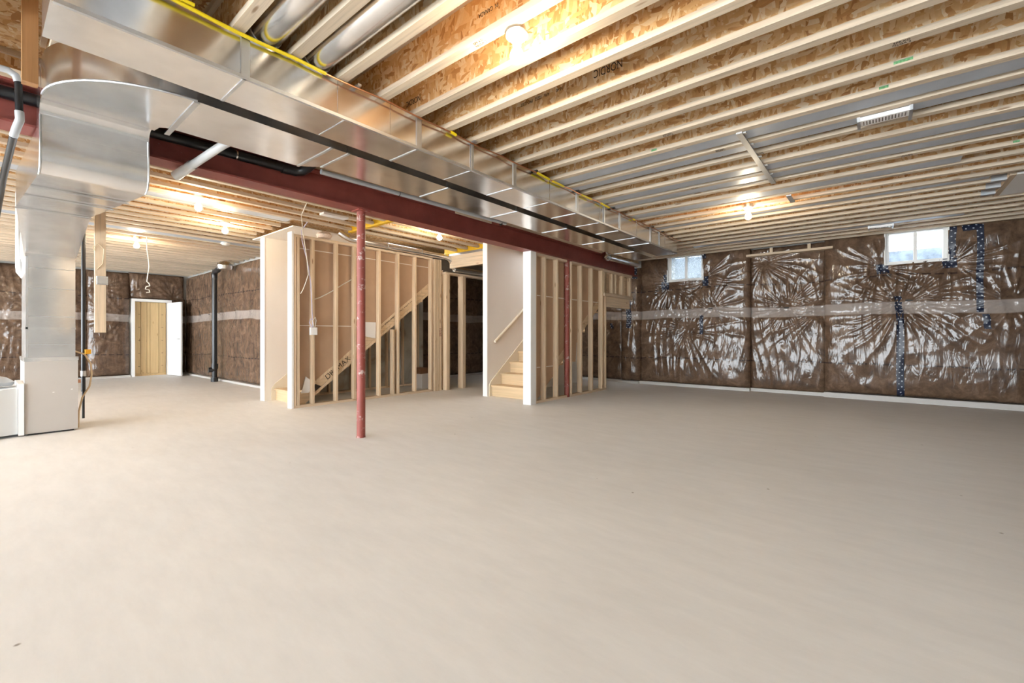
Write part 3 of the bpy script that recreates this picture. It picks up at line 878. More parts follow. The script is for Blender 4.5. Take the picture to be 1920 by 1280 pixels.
# ------------------------------------------------------------------ steel beam and posts
beam = thing('steel_beam', (-4.25, 3.0, 2.405), 'red primed steel beam running above both stair walls', 'beam')
BZ0, BZ1 = 2.405, 2.675
part('bottom_flange', MB().box(-4.35, -4.15, -6.9, 9.46, BZ0, BZ0 + 0.014), M['red'], beam)
part('web', MB().box(-4.256, -4.244, -6.9, 9.46, BZ0 + 0.014, BZ1 - 0.014), M['red'], beam)
part('top_flange', MB().box(-4.35, -4.15, -6.9, 9.46, BZ1 - 0.014, BZ1), M['red'], beam)
part('nailing_plate', MB().box(-4.34, -4.16, -6.9, 9.46, BZ1, ZJ), M['wy'], beam)
part('cover_plate', MB().box(-4.144, -4.13, 3.88, 4.55, BZ1 - 0.045, BZ1 - 0.005), M['wy'], beam)
def post(x, y, label):
    t = thing('steel_post', (x, y, 0), label, 'post')
    part('pipe', MB().tube([(x, y, 0.012), (x, y, BZ0 - 0.01)], 0.044, 24), M['redpost'], t)
    part('base_ring', MB().tube([(x, y, 0.0), (x, y, 0.012)], 0.046, 24), M['redpost'], t)
    part('cap_plate', MB().box(x - 0.07, x + 0.07, y - 0.07, y + 0.07, BZ0 - 0.01, BZ0), M['redpost'], t)
    return t
post(-4.25, 2.617, 'red steel post standing free on the open concrete floor')
post(-4.25, 6.66, 'red steel post set between the studs of the far stair wall')

# ------------------------------------------------------------------ stud walls
def stud(t, x0, x1, y0, z0, z1, wd=0.038, name='stud'):
    return part(name, MB().box(x0, x1, y0, y0 + wd, z0, z1), M['stud'], t)

RISE, RUN = 0.195, 0.2555
SL = RISE / RUN
# wall of the first stair, seen from its unfinished side
XA0, XA1 = -6.769, -6.68
TA = 2.59
sw1 = thing('stud_wall', (-6.72, 4.3, 0), 'open spruce stud wall of the stair behind the free red post', 'stud wall')
part('bottom_plate', MB().box(XA0, XA1, 3.0, 5.66, 0, 0.038), M['wy'], sw1)
part('top_plate', MB().box(XA0, XA1, 3.0, 5.66, TA - 0.038, TA), M['wy'], sw1)
for y in (3.005, 3.055, 3.283, 3.667, 3.985, 4.458, 4.848, 5.232, 5.619):
    stud(sw1, XA0, XA1, y, 0.038, TA - 0.038)
zl = lambda y: (y - 3.18) * SL
stud(sw1, XA0, XA1, 4.74, 0.038, zl(4.74), name='cripple_stud')
def str_poly(y0, y1, base, lo, hi):
    f = lambda y: (y - base) * SL
    return [(y0, max(0.0, f(y0) + lo)), (y1, f(y1) + lo), (y1, f(y1) + hi), (y0, f(y0) + hi)]
dp = part('drywall_panel', MB().prism([(3.0, 0.25), (3.2, 0.25), (5.66, zl(5.66) + 0.228), (5.66, TA - 0.03), (3.0, TA - 0.03)], 'x', -6.785, -6.771), M['paper'], sw1)
for zz, ya, yb in ((2.405, 3.1, 5.64), (1.235, 3.1, 4.45)):
    part('taped_seam', MB().box(-6.7705, -6.7695, ya, yb, zz - 0.007, zz + 0.007), M['seam'], dp)
# doubled post and loose studs beyond
dpst = thing('built_up_post', (-6.72, 5.8, 0), 'built-up post of three spruce plies at the end of the stud wall', 'post')
for i in range(3):
    part('ply', MB().box(-6.78, -6.66, 5.69 + i * 0.062, 5.745 + i * 0.062, 0, TA - 0.02), M['stud'], dpst)
text_part('red_stamp', 'S9701', 0.07, frame((-6.659, 5.842, 1.15), (0, 0, 1), (0, -1, 0)), M['redink'], dpst)
jk = thing('stud_frame', (-6.6, 6.2, 0), 'two loose spruce studs under a plate before the dark corner', 'stud wall')
for y in (5.93, 6.37):
    part('stud', MB().box(-6.72, -6.58, y, y + 0.07, 0, 2.30), M['stud'], jk)
    part('stud', MB().box(-6.71, -6.60, y + 0.073, y + 0.11, 0, 2.30), M['stud'], jk)
part('plate', MB().box(-6.72, -6.58, 5.92, 7.6, 2.30, 2.34), M['wy'], jk)
part('stud', MB().box(-6.72, -6.58, 7.45, 7.49, 0, 2.30), M['stud'], jk)

# wall of the second stair
XB0, XB1 = -4.289, -4.2
TB = 2.404
sw2 = thing('stud_wall', (-4.24, 6.8, 0), 'open spruce stud wall under the red beam beside the second stair', 'stud wall')
part('bottom_plate', MB().box(XB0, XB1, 5.64, 6.59, 0, 0.038), M['wy'], sw2)
part('bottom_plate', MB().box(XB0, XB1, 6.72, 8.04, 0, 0.038), M['wy'], sw2)
part('top_plate', MB().box(XB0, XB1, 5.64, 6.59, TB - 0.04, TB - 0.001), M['wy'], sw2)
part('top_plate', MB().box(XB0, XB1, 6.72, 8.04, TB - 0.04, TB - 0.001), M['wy'], sw2)
for y in (5.66, 5.918, 6.279, 7.071, 7.466, 7.87, 8.0):
    stud(sw2, XB0, XB1, y, 0.038, TB - 0.04)
stud(sw2, XB0, XB1, 6.722, 0.038, TB - 0.04, 0.03)
zl2 = lambda y: (y - 5.78) * SL
dp2 = part('drywall_panel', MB().prism([(5.66, 0.02), (5.8, 0.02), (6.3, zl2(6.3)), (6.45, zl2(6.45) + 0.2), (8.0, zl2(8.0) + 0.2), (8.0, TB - 0.02), (5.66, TB - 0.02)], 'x', -4.305, -4.291), M['paper'], sw2)
for zz, ya, yb in ((1.735, 5.7, 7.9), (0.562, 5.7, 6.3)):
    part('taped_seam', MB().box(-4.2905, -4.2895, ya, yb, zz - 0.008, zz + 0.008), M['seam'], dp2)
# boxed opening at the far end of the second wall
bx = thing('framed_bulkhead', (-4.24, 8.55, 1.66), 'small framed spruce box high up between the stair wall and the insulated corner', 'framing')
part('top_plate', MB().box(-4.30, -4.19, 7.92, 9.22, TB - 0.06, TB - 0.005), M['wy'], bx)
for y in (7.92, 8.3, 8.45, 8.75, 9.15):
    part('cripple_stud', MB().box(-4.29, -4.2, y, y + (0.11 if y in (7.92, 8.75) else 0.05), 1.93, TB - 0.06), M['stud'], bx)
part('sill_plate', MB().box(-4.30, -4.17, 7.92, 9.2, 1.87, 1.93), M['wy'], bx)
part('face_board', MB().box(-4.26, -4.21, 8.05, 9.14, 1.66, 1.87), M['wy'], bx)
part('back_panel', MB().box(-4.32, -4.302, 7.92, 9.2, 1.70, TB - 0.06), M['wy'], bx)

# ------------------------------------------------------------------ finished stair walls
ws1 = struct('wall_stair_1', MB().prism([(3.05, 0.0), (3.22, 0.0), (3.22, 0.26), (6.4, zl(6.4) + 0.2), (6.4, 2.7), (3.05, 2.7)], 'x', -7.966, -7.82), M['white'])
part('pale_blanket', MB().prism([(3.24, 0.0), (6.4, 0.0), (6.4, zl(6.4) + 0.15), (3.24, 0.2)], 'x', -7.93, -7.88), M['pale'], ws1)
for y in (3.7, 4.15, 4.6, 5.0, 5.4, 5.8, 6.2):
    part('stud', MB().box(-7.875, -7.82, y, y + 0.038, 0.0, zl(y) + 0.1), M['stud'], ws1)
part('bottom_plate', MB().box(-7.88, -7.825, 3.3, 6.4, 0, 0.038), M['wy'], ws1)
struct('trim_1', MB().box(-6.81, -6.672, 2.972, 3.0, 0, 2.62), M['trim'])
struct('trim_2', MB().box(-7.974, -7.812, 3.036, 3.05, 0, 2.70), M['trim'])
struct('wall_stair_soffit', MB().box(-8.2, -6.69, 3.0, 4.4, 2.70, 2.715), M['white'])
ws2 = struct('wall_stair_2', MB().box(-5.453, -5.362, 5.8, 9.0, 0, 2.74), M['white'])
struct('trim_3', MB().box(-5.46, -5.355, 5.785, 5.8, 0, 2.74), M['trim'])
struct('trim_4', MB().box(-4.32, -4.17, 5.50, 5.64, 0, 2.40), M['trim'])

def stairs(name, label, x0, x1, ybase, steps, skirt_side_x, strx, sl_base):
    t = thing(name, ((x0 + x1) / 2, ybase, 0), label, 'staircase')
    for i in range(steps):
        y = ybase + i * RUN; z = (i + 1) * RISE
        part('riser', MB().box(x0, x1, y, y + 0.018, z - RISE, z - 0.026), M['tread'], t)
        part('tread', MB().box(x0, x1, y - 0.028, y + RUN + 0.012, z - 0.026, z), M['tread'], t)
    yend = ybase + steps * RUN
    f = lambda y: (y - ybase) * SL
    part('skirt_board', MB().prism([(ybase - 0.07, 0), (ybase + 0.02, 0), (yend, f(yend) + 0.1), (yend, f(yend) + 0.33), (ybase - 0.02, 0.27), (ybase - 0.07, 0.2)], 'x', skirt_side_x, skirt_side_x + 0.02), M['cream'], t)
    g = lambda y: (y - sl_base) * SL
    part('stringer', MB().prism([(sl_base - 0.18, 0.0), (sl_base, 0.0), (yend, g(yend)), (yend, g(yend) + 0.225), (sl_base - 0.1, 0.16)], 'x', strx, strx + 0.038), M['stringer'], t)
    return t
st1 = stairs('staircase', 'spruce stair climbing behind the open stud wall and free post', -7.80, -6.83, 3.215, 11, -7.82, -6.826, 3.18)
st2 = stairs('staircase', 'wooden stair with pale treads between white walls under the beam', -5.34, -4.345, 5.90, 8, -5.36, -4.345, 5.78)
# proud strips along both edges of the first stringer
for lo, hi in ((0.0, 0.055), (0.175, 0.225)):
    part('edge_strip', MB().prism([(3.30, (3.30 - 3.18) * SL + lo), (5.66, (5.66 - 3.18) * SL + lo), (5.66, (5.66 - 3.18) * SL + hi), (3.30, (3.30 - 3.18) * SL + hi)], 'x', -6.787, -6.7725), M['stud'], st1)
# board stamp on the first stringer
d = Vector((0, RUN, RISE)).normalized(); n = Vector((0, -RISE, RUN)).normalized()
def on_stringer(y, off): return (-6.786, y, (y - 3.18) * SL + off)
text_part('board_stamp', 'DRYMAX', 0.125, frame(on_stringer(3.76, 0.115), d, n), M['ink'], st1)
lg = MB().prism([(0.0, -0.07), (0.14, -0.07), (0.07, 0.06)], 'x', 0, 0.001)
lg.v = [tuple(Vector(on_stringer(3.40, 0.12)) + d * (p[1] - 0.07) + n * p[2] + Vector((p[0], 0, 0))) for p in lg.v]
part('board_logo', lg, M['ink'], st1)
text_part('board_stamp', '42', 0.12, frame(on_stringer(4.16, 0.13), d, n), M['ink'], st1)
text_part('board_stamp', '8A DRYMAX SPF', 0.075, frame(on_stringer(4.62, 0.17), d, n), M['ink'], st1)
text_part('board_stamp', 'DRYMAX KD-HT', 0.075, frame(on_stringer(5.02, 0.17), d, n), M['ink'], st1)
hr = thing('handrail', (-5.33, 6.5, 1.4), 'sloping pale wooden handrail on the white wall of the second stair', 'handrail')
part('rail', MB().tube([(-5.30, 5.93, 0.97), (-5.30, 7.9, 0.97 + 1.97 * SL * 0.96)], 0.024, 12), M['cream'], hr)
for y in (6.1, 7.2):
    part('bracket', MB().tube([(-5.362, y, 0.93 + (y - 5.93) * SL * 0.96), (-5.30, y, 0.955 + (y - 5.93) * SL * 0.96)], 0.008, 8), M['chrome'], hr)

# ------------------------------------------------------------------ ducts
def duct_box(x0, x1, y0, y1, z0, z1): return MB().box(x0, x1, y0, y1, z0, z1)
DZ0, DZ1 = 2.50, 2.742
d1 = thing('supply_duct', (-2.88, 4.0, DZ0), 'long galvanized duct along the joist edge carrying the copper line', 'duct')
ys = [0.20, 0.95, 2.15, 3.30, 4.45, 5.55, 6.6, 7.75]
for a, b in zip(ys[:-1], ys[1:]):
    part('duct_section', duct_box(-3.06, -2.70, a + 0.001, b - 0.001, DZ0, DZ1 - 0.004), M['galv'], d1)
for i, y in enumerate(ys[1:-1]):
    part('drive_cleat', MB().box(-2.70, -2.692, y - 0.022, y + 0.022, DZ0 + 0.002, DZ1 - 0.006), M['galv_dark'], d1)
    part('slip_cleat', MB().box(-3.06, -2.70, y - 0.008, y + 0.008, DZ0 - 0.004, DZ0 - 0.0005), M['galv_dark'], d1)
for y in (1.5, 1.9, 2.75, 3.9, 5.0, 6.1, 7.2):
    part('rib', MB().box(-2.70, -2.6965, y - 0.006, y + 0.006, DZ0 + 0.002, DZ1 - 0.006), M['galv'], d1)
for y in (2.72, 5.1, 6.95):
    part('hanger_strap', MB().box(-2.696, -2.689, y - 0.012, y + 0.012, DZ0 - 0.003, DZ1), M['galv_dark'], d1)
part('corner_seam', MB().box(-2.712, -2.694, 0.21, 7.74, DZ0 - 0.004, DZ0 + 0.016), M['galv_dark'], d1)
for y in (1.55, 2.72, 3.9, 5.0, 6.1):
    part('cross_crease', MB().box(-3.055, -2.705, y - 0.003, y + 0.003, DZ0 - 0.003, DZ0 - 0.0005), M['galv_dark'], d1)

d2 = thing('return_duct', (-3.47, 4.0, DZ0), 'galvanized duct beside the beam curving down under it to the furnace', 'duct')
secs = [(0.86, 1.72, -3.75), (1.72, 1.86, None), (1.86, 2.9, -3.63), (2.9, 3.95, -3.62), (3.95, 5.0, -3.60), (5.0, 6.05, -3.60), (6.05, 7.1, -3.58), (7.1, 7.9, -3.55)]
for a, b, xl in secs:
    if xl is None:
        part('transition_section', MB().loft([[(-3.75, a, DZ0), (-3.19, a, DZ0), (-3.19, a, DZ1 - 0.01), (-3.75, a, DZ1 - 0.01)],
                                              [(-3.63, b, DZ0), (-3.19, b, DZ0), (-3.19, b, DZ1 - 0.01), (-3.63, b, DZ1 - 0.01)]]), M['galv'], d2)
    else:
        part('duct_section', duct_box(xl, -3.19, a + 0.001, b - 0.001, DZ0, DZ1 - 0.01), M['galv'], d2)
for y, xl in ((1.72, -3.75), (1.86, -3.63), (2.9, -3.62), (3.95, -3.60), (5.0, -3.60), (6.05, -3.58), (7.1, -3.56)):
    part('slip_cleat', MB().box(xl, -3.19, y - 0.009, y + 0.009, DZ0 - 0.005, DZ0 - 0.0005), M['galv_dark'], d2)
    part('drive_cleat', MB().box(-3.19, -3.182, y - 0.018, y + 0.018, DZ0 + 0.001, DZ1 - 0.012), M['galv'], d2)
# flat elbow
C = (-3.80, 0.86); R = 0.61
poly = [(C[0] + R * math.cos(-a), C[1] + R * math.sin(-a)) for a in [i * math.pi / 2 / 16 for i in range(17)]]
poly += [(C[0] - 0.07, 0.25), (C[0] - 0.07, 0.79), (-3.79, 0.80), (-3.76, 0.83), (-3.75, 0.86)]
el = MB().prism(poly, 'z', DZ0, DZ1 - 0.01)
for i in range(2, len(el.f)): el.sm[i] = True if i - 2 < 16 else False
part('elbow', el, M['galv'], d2)
part('elbow_seam', MB().tube([(p[0], p[1], DZ0 + 0.004) for p in poly[:17]], 0.007, 6), M['galv_dark'], d2)
part('elbow_seam', MB().box(-3.87, -3.20, 0.845, 0.875, DZ0 - 0.006, DZ0 - 0.0005), M['galv_dark'], d2)
# drop that rolls under the beam
pr_ = [(-3.87, DZ0)]
for i in range(1, 9):
    a = i / 8 * math.pi / 2
    pr_.append((-3.87 - 0.07 * math.sin(a), DZ0 - 0.07 * (1 - math.cos(a))))
pr_ += [(-3.938, 2.36), (-3.930, 2.30), (-3.925, 2.24), (-3.928, 2.18)]
for i in range(1, 7):
    a = i / 6 * math.pi / 2
    pr_.append((-3.93 - 0.09 * (1 - math.cos(a)), 2.175 - 0.09 * math.sin(a)))
pr_ += [(-4.05, 2.085), (-4.05, 2.39), (-4.13, 2.39), (-4.13, DZ1 - 0.012), (-3.87, DZ1 - 0.012)]
dpm = MB().prism(pr_, 'y', 0.248, 0.775)
for i in range(2, len(dpm.f)):
    if i - 2 < 18: dpm.sm[i] = True
part('drop_section', dpm, M['galv'], d2)
for y in (0.252, 0.771):
    part('drop_seam', MB().tube([(p[0] + 0.002, y, p[1]) for p in pr_[8:19]], 0.006, 6), M['galv_dark'], d2)
part('drop_seam', MB().tube([(-3.95, 0.25, 2.335), (-3.95, 0.77, 2.335)], 0.016, 6), M['galv'], d2)
part('trunk_section', MB().loft([[(-4.05, 0.248, 2.085), (-4.05, 0.775, 2.085), (-4.05, 0.775, 2.39), (-4.05, 0.248, 2.39)],
                                 [(-5.3, 0.205, 2.11), (-5.3, 0.64, 2.11), (-5.3, 0.64, 2.39), (-5.3, 0.205, 2.39)]]), M['galv'], d2)
part('taper_section', MB().loft([[(-5.3, 0.205, 2.11), (-5.3, 0.64, 2.11), (-5.3, 0.64, 2.39), (-5.3, 0.205, 2.39)],
                                 [(-7.06, 0.332, 1.967), (-7.06, 0.735, 1.967), (-7.06, 0.735, 2.36), (-7.06, 0.332, 2.36)],
                                 [(-7.72, 0.332, 1.967), (-7.72, 0.735, 1.967), (-7.72, 0.735, 2.36), (-7.72, 0.332, 2.36)]]), M['galv'], d2)
for xx, ya, yb, zz in ((-5.3, 0.2, 0.645, 2.106), (-4.4, 0.235, 0.745, 2.088), (-4.75, 0.22, 0.71, 2.095)):
    part('slip_cleat', MB().box(xx - 0.014, xx + 0.014, ya, yb, zz - 0.008, zz), M['galv'], d2)

# furnace with its plenum
fu = thing('furnace', (-7.42, 0.54, 0), 'grey furnace cabinet with shiny galvanized plenum on top', 'furnace')
cb = part('cabinet', MB().box(-7.75, -7.06, 0.335, 0.748, 0.02, 0.825), M['cabinet'], fu)
part('foot', MB().box(-7.7, -7.1, 0.36, 0.72, 0.0, 0.02), M['abs'], fu)
pl = part('plenum', MB().box(-7.72, -7.075, 0.345, 0.728, 0.825, 1.967), M['galv'], fu)
part('foil_tape', MB().box(-7.755, -7.055, 0.33, 0.752, 0.80, 0.842), M['foil'], fu)
part('foil_tape', MB().box(-7.725, -7.07, 0.34, 0.733, 1.150, 1.172), M['foil'], fu)
part('foil_tape', MB().box(-7.725, -7.07, 0.34, 0.733, 1.935, 1.966), M['foil'], fu)
for zz in (0.98, 1.29, 1.60, 1.82):
    part('crease', MB().box(-7.078, -7.0735, 0.355, 0.722, zz - 0.003, zz + 0.003), M['galv_dark'], pl)
part('panel_fold', MB().box(-7.078, -7.070, 0.345, 0.362, 0.845, 1.94), M['galv_dark'], pl)
part('screw', MB().box(-7.06, -7.057, 0.545, 0.56, 0.45, 0.455), M['trim'], cb)
part('screw', MB().box(-7.06, -7.057, 0.69, 0.705, 0.47, 0.477), M['trim'], cb)
part('filter_rack', MB().box(-7.72, -7.04, 0.290, 0.332, 0.015, 0.565), M['trim'], fu)
part('return_boot', MB().loft([[(-7.68, 0.288, 0.03), (-7.07, 0.288, 0.03), (-7.07, 0.288, 0.52), (-7.68, 0.288, 0.52)],
                               [(-7.68, 0.05, 0.03), (-7.0, 0.05, 0.03), (-7.0, 0.05, 0.50), (-7.68, 0.05, 0.50)],
                               [(-7.68, -0.45, 0.03), (-7.0, -0.45, 0.03), (-7.0, -0.45, 0.46), (-7.68, -0.45, 0.46)]]), M['pvc'], fu)
single('crumpled_rag', MB().lathe([(0.0, 0.0), (0.13, 0.01), (0.15, 0.05), (0.09, 0.10), (0.03, 0.12)], (-7.35, 0.13, 0.524), 9), M['greypvc'], (-7.35, 0.13, 0.524),
       'crumpled grey cloth lying on the white return boot', 'cloth')

# round pipes in the joist bays near the camera
RP = 'round galvanized pipe in a joist bay above the yellow gas tube'
for i, (k, r) in enumerate(((-6, 0.09), (-5, 0.09))):
    y = 2.744 + 0.3048 * (k + 0.5)
    t = thing('round_duct', (-1.9, y, ZJ + 0.06), RP + (', nearer the bulb' if i else ', farther from the bulb'), 'pipe')
    part('pipe', MB().tube([(-2.95, y, ZJ + 0.09), (1.6, y, ZJ + 0.09)], r, 24), M['galv_pipe'], t)
    part('collar', MB().tube([(-2.76, y, ZJ + 0.09), (-2.72, y, ZJ + 0.09)], r + 0.004, 24), M['galv_dark'], t)
t = single('joist_pan', MB().box(-2.9, 1.7, 2.744 + 0.3048 * -8 + 0.034, 2.744 + 0.3048 * -7 - 0.034, ZJ + 0.03, ZJ + 0.035), M['bay'], (-1, 0.45, ZJ + 0.03),
           'flat galvanized sheet closing a joist bay above the duct end', 'sheet metal')
# flat stack ducts inside the far joist bays
for n_, k in enumerate((4, 5, 7, 8, 10, 13, 19)):
    y0 = 2.744 + 0.3048 * k + 0.034
    wd = (0.17, 0.13, 0.17, 0.16, 0.19, 0.12, 0.15)[n_]
    x1 = (1.6, 1.6, 1.6, 1.6, 0.6, 0.9, 0.9)[n_]
    single('stack_duct', MB().box(-2.7, x1, y0, y0 + wd, ZJ + 0.004, ZJ + 0.09), M['bay'], (-0.6, y0, ZJ + 0.012),
           'flat galvanized duct in the %s joist bay from the windowed wall' % nth(22 - k), 'duct', 'flat ducts between the joists')

for xx, y0, y1, w_ in ((-4.885, -1.0, 3.7, 'first'), (-6.70, -1.0, 2.9, 'seventh'), (-9.152, -1.0, 3.7, 'fifteenth')):
    single('stack_duct', MB().box(xx, xx + 0.2, y0, y1, ZJ + 0.004, ZJ + 0.09), M['bay'], (xx, 1.0, ZJ), 'flat galvanized duct in the %s joist bay west of the red beam' % w_, 'duct', 'flat ducts on the furnace side')
# ------------------------------------------------------------------ gas and copper lines
gl = thing('gas_line', (-2.66, 1.0, 2.72), 'yellow coated gas tube along the duct top becoming bare copper', 'pipe')
def wob(y): return (-2.668 + 0.006 * math.sin(y * 4.1), y, 2.728 - 0.010 * abs(math.sin(y * math.pi / 0.61)))
part('yellow_tube', MB().tube([wob(-1.5 + i * 0.1) for i in range(30)], 0.0105, 10), M['gas'], gl)
part('copper_tube', MB().tube([wob(1.38 + i * 0.1) for i in range(66)], 0.0065, 8), M['copper'], gl)
part('yellow_tube', MB().tube([(-2.645, -1.5 + i * 0.2, 2.736) for i in range(12)], 0.009, 10), M['gas'], gl)
for y in (2.45, 3.62, 3.9, 4.5, 4.95, 5.9):
    p = wob(y); p2 = wob(y + (0.22 if 3.5 < y < 5.2 else 0.06))
    part('yellow_sleeve', MB().tube([p, p2], 0.0125, 8), M['gas'], gl)
for y in (1.62, 2.72, 3.6, 4.4, 5.3, 6.6, 7.0, 7.4):
    part('pipe_clip', MB().box(-2.69, -2.645, y - 0.012, y + 0.012, 2.732, ZJ), M['galv_dark'] if y < 3 else M['staple'], gl)

# ------------------------------------------------------------------ drains and conduits by the beam
t = thing('drain_pipe', (-4.05, 1.4, 2.57), 'black plastic drain pipe running along the red beam behind the duct', 'pipe')
part('pipe', MB().tube([(-4.195, -1.5, 2.575), (-4.195, 1.86, 2.615)], 0.040, 16), M['abs'], t)
part('elbow', MB().tube([(-4.195, 1.78, 2.608), (-4.19, 1.90, 2.61), (-4.15, 1.95, 2.62), (-4.09, 1.97, 2.64), (-4.0, 1.97, 2.66)], 0.044, 16), M['abs'], t)
part('strap', MB().tube([(-4.195, 1.40, 2.609), (-4.195, 1.412, 2.609)], 0.0425, 16), M['foil'], t)
t = thing('vent_pipe', (-3.9, 1.05, 2.36), 'short white plastic pipe with an open end poking under the red beam', 'pipe')
part('pipe', MB().tube([(-3.80, 1.26, 2.742), (-3.80, 1.25, 2.60), (-3.81, 1.235, 2.555), (-3.85, 1.20, 2.53), (-4.25, 1.02, 2.352)], 0.030, 16, caps=False), M['pvc'], t)
part('coupling', MB().tube([(-4.12, 1.078, 2.410), (-4.28, 1.007, 2.340)], 0.036, 16, caps=False), M['pvc'], t)
t = thing('grey_conduit', (-4.0, 3.3, 2.62), 'straight grey plastic pipe tied along the top of the red beam', 'pipe')
part('pipe', MB().tube([(-4.02, 2.06, 2.613), (-4.02, 4.72, 2.645)], 0.024, 14), M['greypvc'], t)
for y in (2.93, 4.62):
    part('wire_tie', MB().tube([(-4.02, y, 2.62), (-4.02, y + 0.006, 2.62)], 0.0265, 12), M['staple'], t)
t = thing('round_duct', (-6.6, 4.8, 2.62), 'round galvanized pipe lying along the top of the first stud wall', 'pipe')
part('pipe', MB().tube([(-6.6, 3.92, 2.645), (-6.6, 5.9, 2.632)], 0.052, 20), M['galv_pipe'], t)
part('elbow', MB().tube([(-6.6, 3.96, 2.645), (-6.6, 3.86, 2.65), (-6.62, 3.78, 2.68), (-6.66, 3.72, 2.73)], 0.055, 16), M['galv_pipe'], t)
part('elbow', MB().tube([(-6.6, 5.88, 2.632), (-6.6, 5.98, 2.62), (-6.59, 6.06, 2.57), (-6.58, 6.1, 2.48), (-6.58, 6.16, 2.42)], 0.055, 16), M['galv_pipe'], t)
part('pipe', MB().tube([(-6.58, 6.13, 2.415), (-6.45, 7.4, 2.40)], 0.052, 16), M['galv_pipe'], t)
for y in (4.55, 5.3): part('crimp', MB().tube([(-6.6, y, 2.641), (-6.6, y + 0.02, 2.641)], 0.0545, 20), M['galv_dark'], t)
t = thing('round_duct', (-4.0, 8.3, 2.6), 'round galvanized pipe with an elbow at the far end of the beam', 'pipe')
part('pipe', MB().tube([(-4.05, 7.78, 2.60), (-4.05, 9.15, 2.62)], 0.062, 20), M['galv_pipe'], t)
part('elbow', MB().tube([(-4.05, 7.80, 2.60), (-4.04, 7.68, 2.60), (-3.99, 7.58, 2.615), (-3.88, 7.5, 2.64), (-3.70, 7.44, 2.66), (-3.56, 7.43, 2.66)], 0.066, 16), M['galv_pipe'], t)
for p in (((-4.05, 7.80, 2.60), (-4.05, 7.83, 2.60)), ((-3.88, 7.5, 2.64), (-3.85, 7.49, 2.642))):
    part('crimp', MB().tube(list(p), 0.069, 16), M['galv_dark'], t)

# pipes at the furnace side, left edge of the room
t = thing('drain_pipe', (-3.9, 0.1, 2.4), 'thin black plastic pipe with elbows hanging before the red beam by the duct drop', 'pipe')
part('pipe', MB().tube([(-3.9, -1.2, 2.60), (-3.9, 0.06, 2.62)], 0.016, 12), M['abs'], t)
part('elbow', MB().tube([(-3.9, 0.06, 2.62), (-3.9, 0.12, 2.622), (-3.9, 0.15, 2.605), (-3.9, 0.16, 2.57)], 0.019, 12), M['greypvc'], t)
part('pipe', MB().tube([(-3.9, 0.16, 2.58), (-3.9, 0.165, 2.39)], 0.017, 12), M['abs'], t)
part('elbow', MB().tube([(-3.9, 0.165, 2.40), (-3.9, 0.167, 2.35), (-3.93, 0.155, 2.31), (-3.98, 0.145, 2.27)], 0.020, 12), M['greypvc'], t)
part('pipe', MB().tube([(-3.98, 0.145, 2.27), (-4.6, 0.12, 2.15), (-5.4, 0.10, 1.95)], 0.018, 12), M['abs'], t)
part('cement_ring', MB().tube([(-3.9, 0.035, 2.62), (-3.9, 0.06, 2.62)], 0.0205, 12), M['pvc'], t)
t = thing('flue_pipe', (-8.0, 0.9, 1.3), 'black vertical pipe behind the furnace plenum', 'pipe')
part('pipe', MB().tube([(-8.02, 0.90, 0.35), (-8.02, 0.90, ZC)], 0.022, 12), M['abs'], t)
part('tee', MB().tube([(-8.02, 0.90, 0.55), (-8.02, 0.90, 0.62)], 0.028, 12), M['galv_dark'], t)
part('foot', MB().tube([(-8.02, 0.90, 0.0), (-8.02, 0.90, 0.35)], 0.014, 10), M['abs'], t)
part('gas_valve', MB().box(-8.0, -7.94, 0.91, 0.965, 0.84, 0.90), M['valve'], t)
hz = thing('condensate_hose', (-7.3, 0.85, 0), 'tan hose looping down beside the grey furnace', 'hose')
part('hose', MB().tube([(-7.2, 0.735, 0.90), (-7.2, 0.82, 0.86), (-7.2, 0.87, 0.75), (-7.2, 0.88, 0.62), (-7.2, 0.86, 0.48), (-7.2, 0.80, 0.36), (-7.2, 0.77, 0.2), (-7.2, 0.765, 0.01)], 0.009, 8), M['tan'], hz)
part('fitting', MB().box(-7.22, -7.18, 0.76, 0.785, 0.53, 0.57), M['copper'], hz)
t = thing('pipe_run', (-8.2, 0.3, 1.4), 'white plastic flue pipe rising beside the furnace plenum', 'pipe')
part('pipe', MB().tube([(-7.85, 0.335, ZC), (-7.85, 0.335, 1.90)], 0.035, 14), M['pvc'], t)
part('elbow', MB().tube([(-7.85, 0.335, 1.92), (-7.85, 0.34, 1.84), (-7.84, 0.37, 1.79), (-7.82, 0.42, 1.75)], 0.038, 14), M['pvc'], t)
t = thing('branch_duct', (-5.2, 0.0, 2.3), 'galvanized branch duct at the edge of the joists before the furnace', 'duct')
part('duct_body', MB().box(-7.6, -4.55, -0.55, 0.055, 2.12, 2.45), M['galv'], t)
part('collar', MB().tube([(-4.62, -0.03, 2.36), (-4.5, -0.03, 2.36)], 0.07, 16), M['galv_pipe'], t)
for xx in (-5.0, -5.6, -6.2, -6.8): part('cleat', MB().box(xx - 0.015, xx + 0.015, 0.055, 0.065, 2.115, 2.455), M['foil'], t)
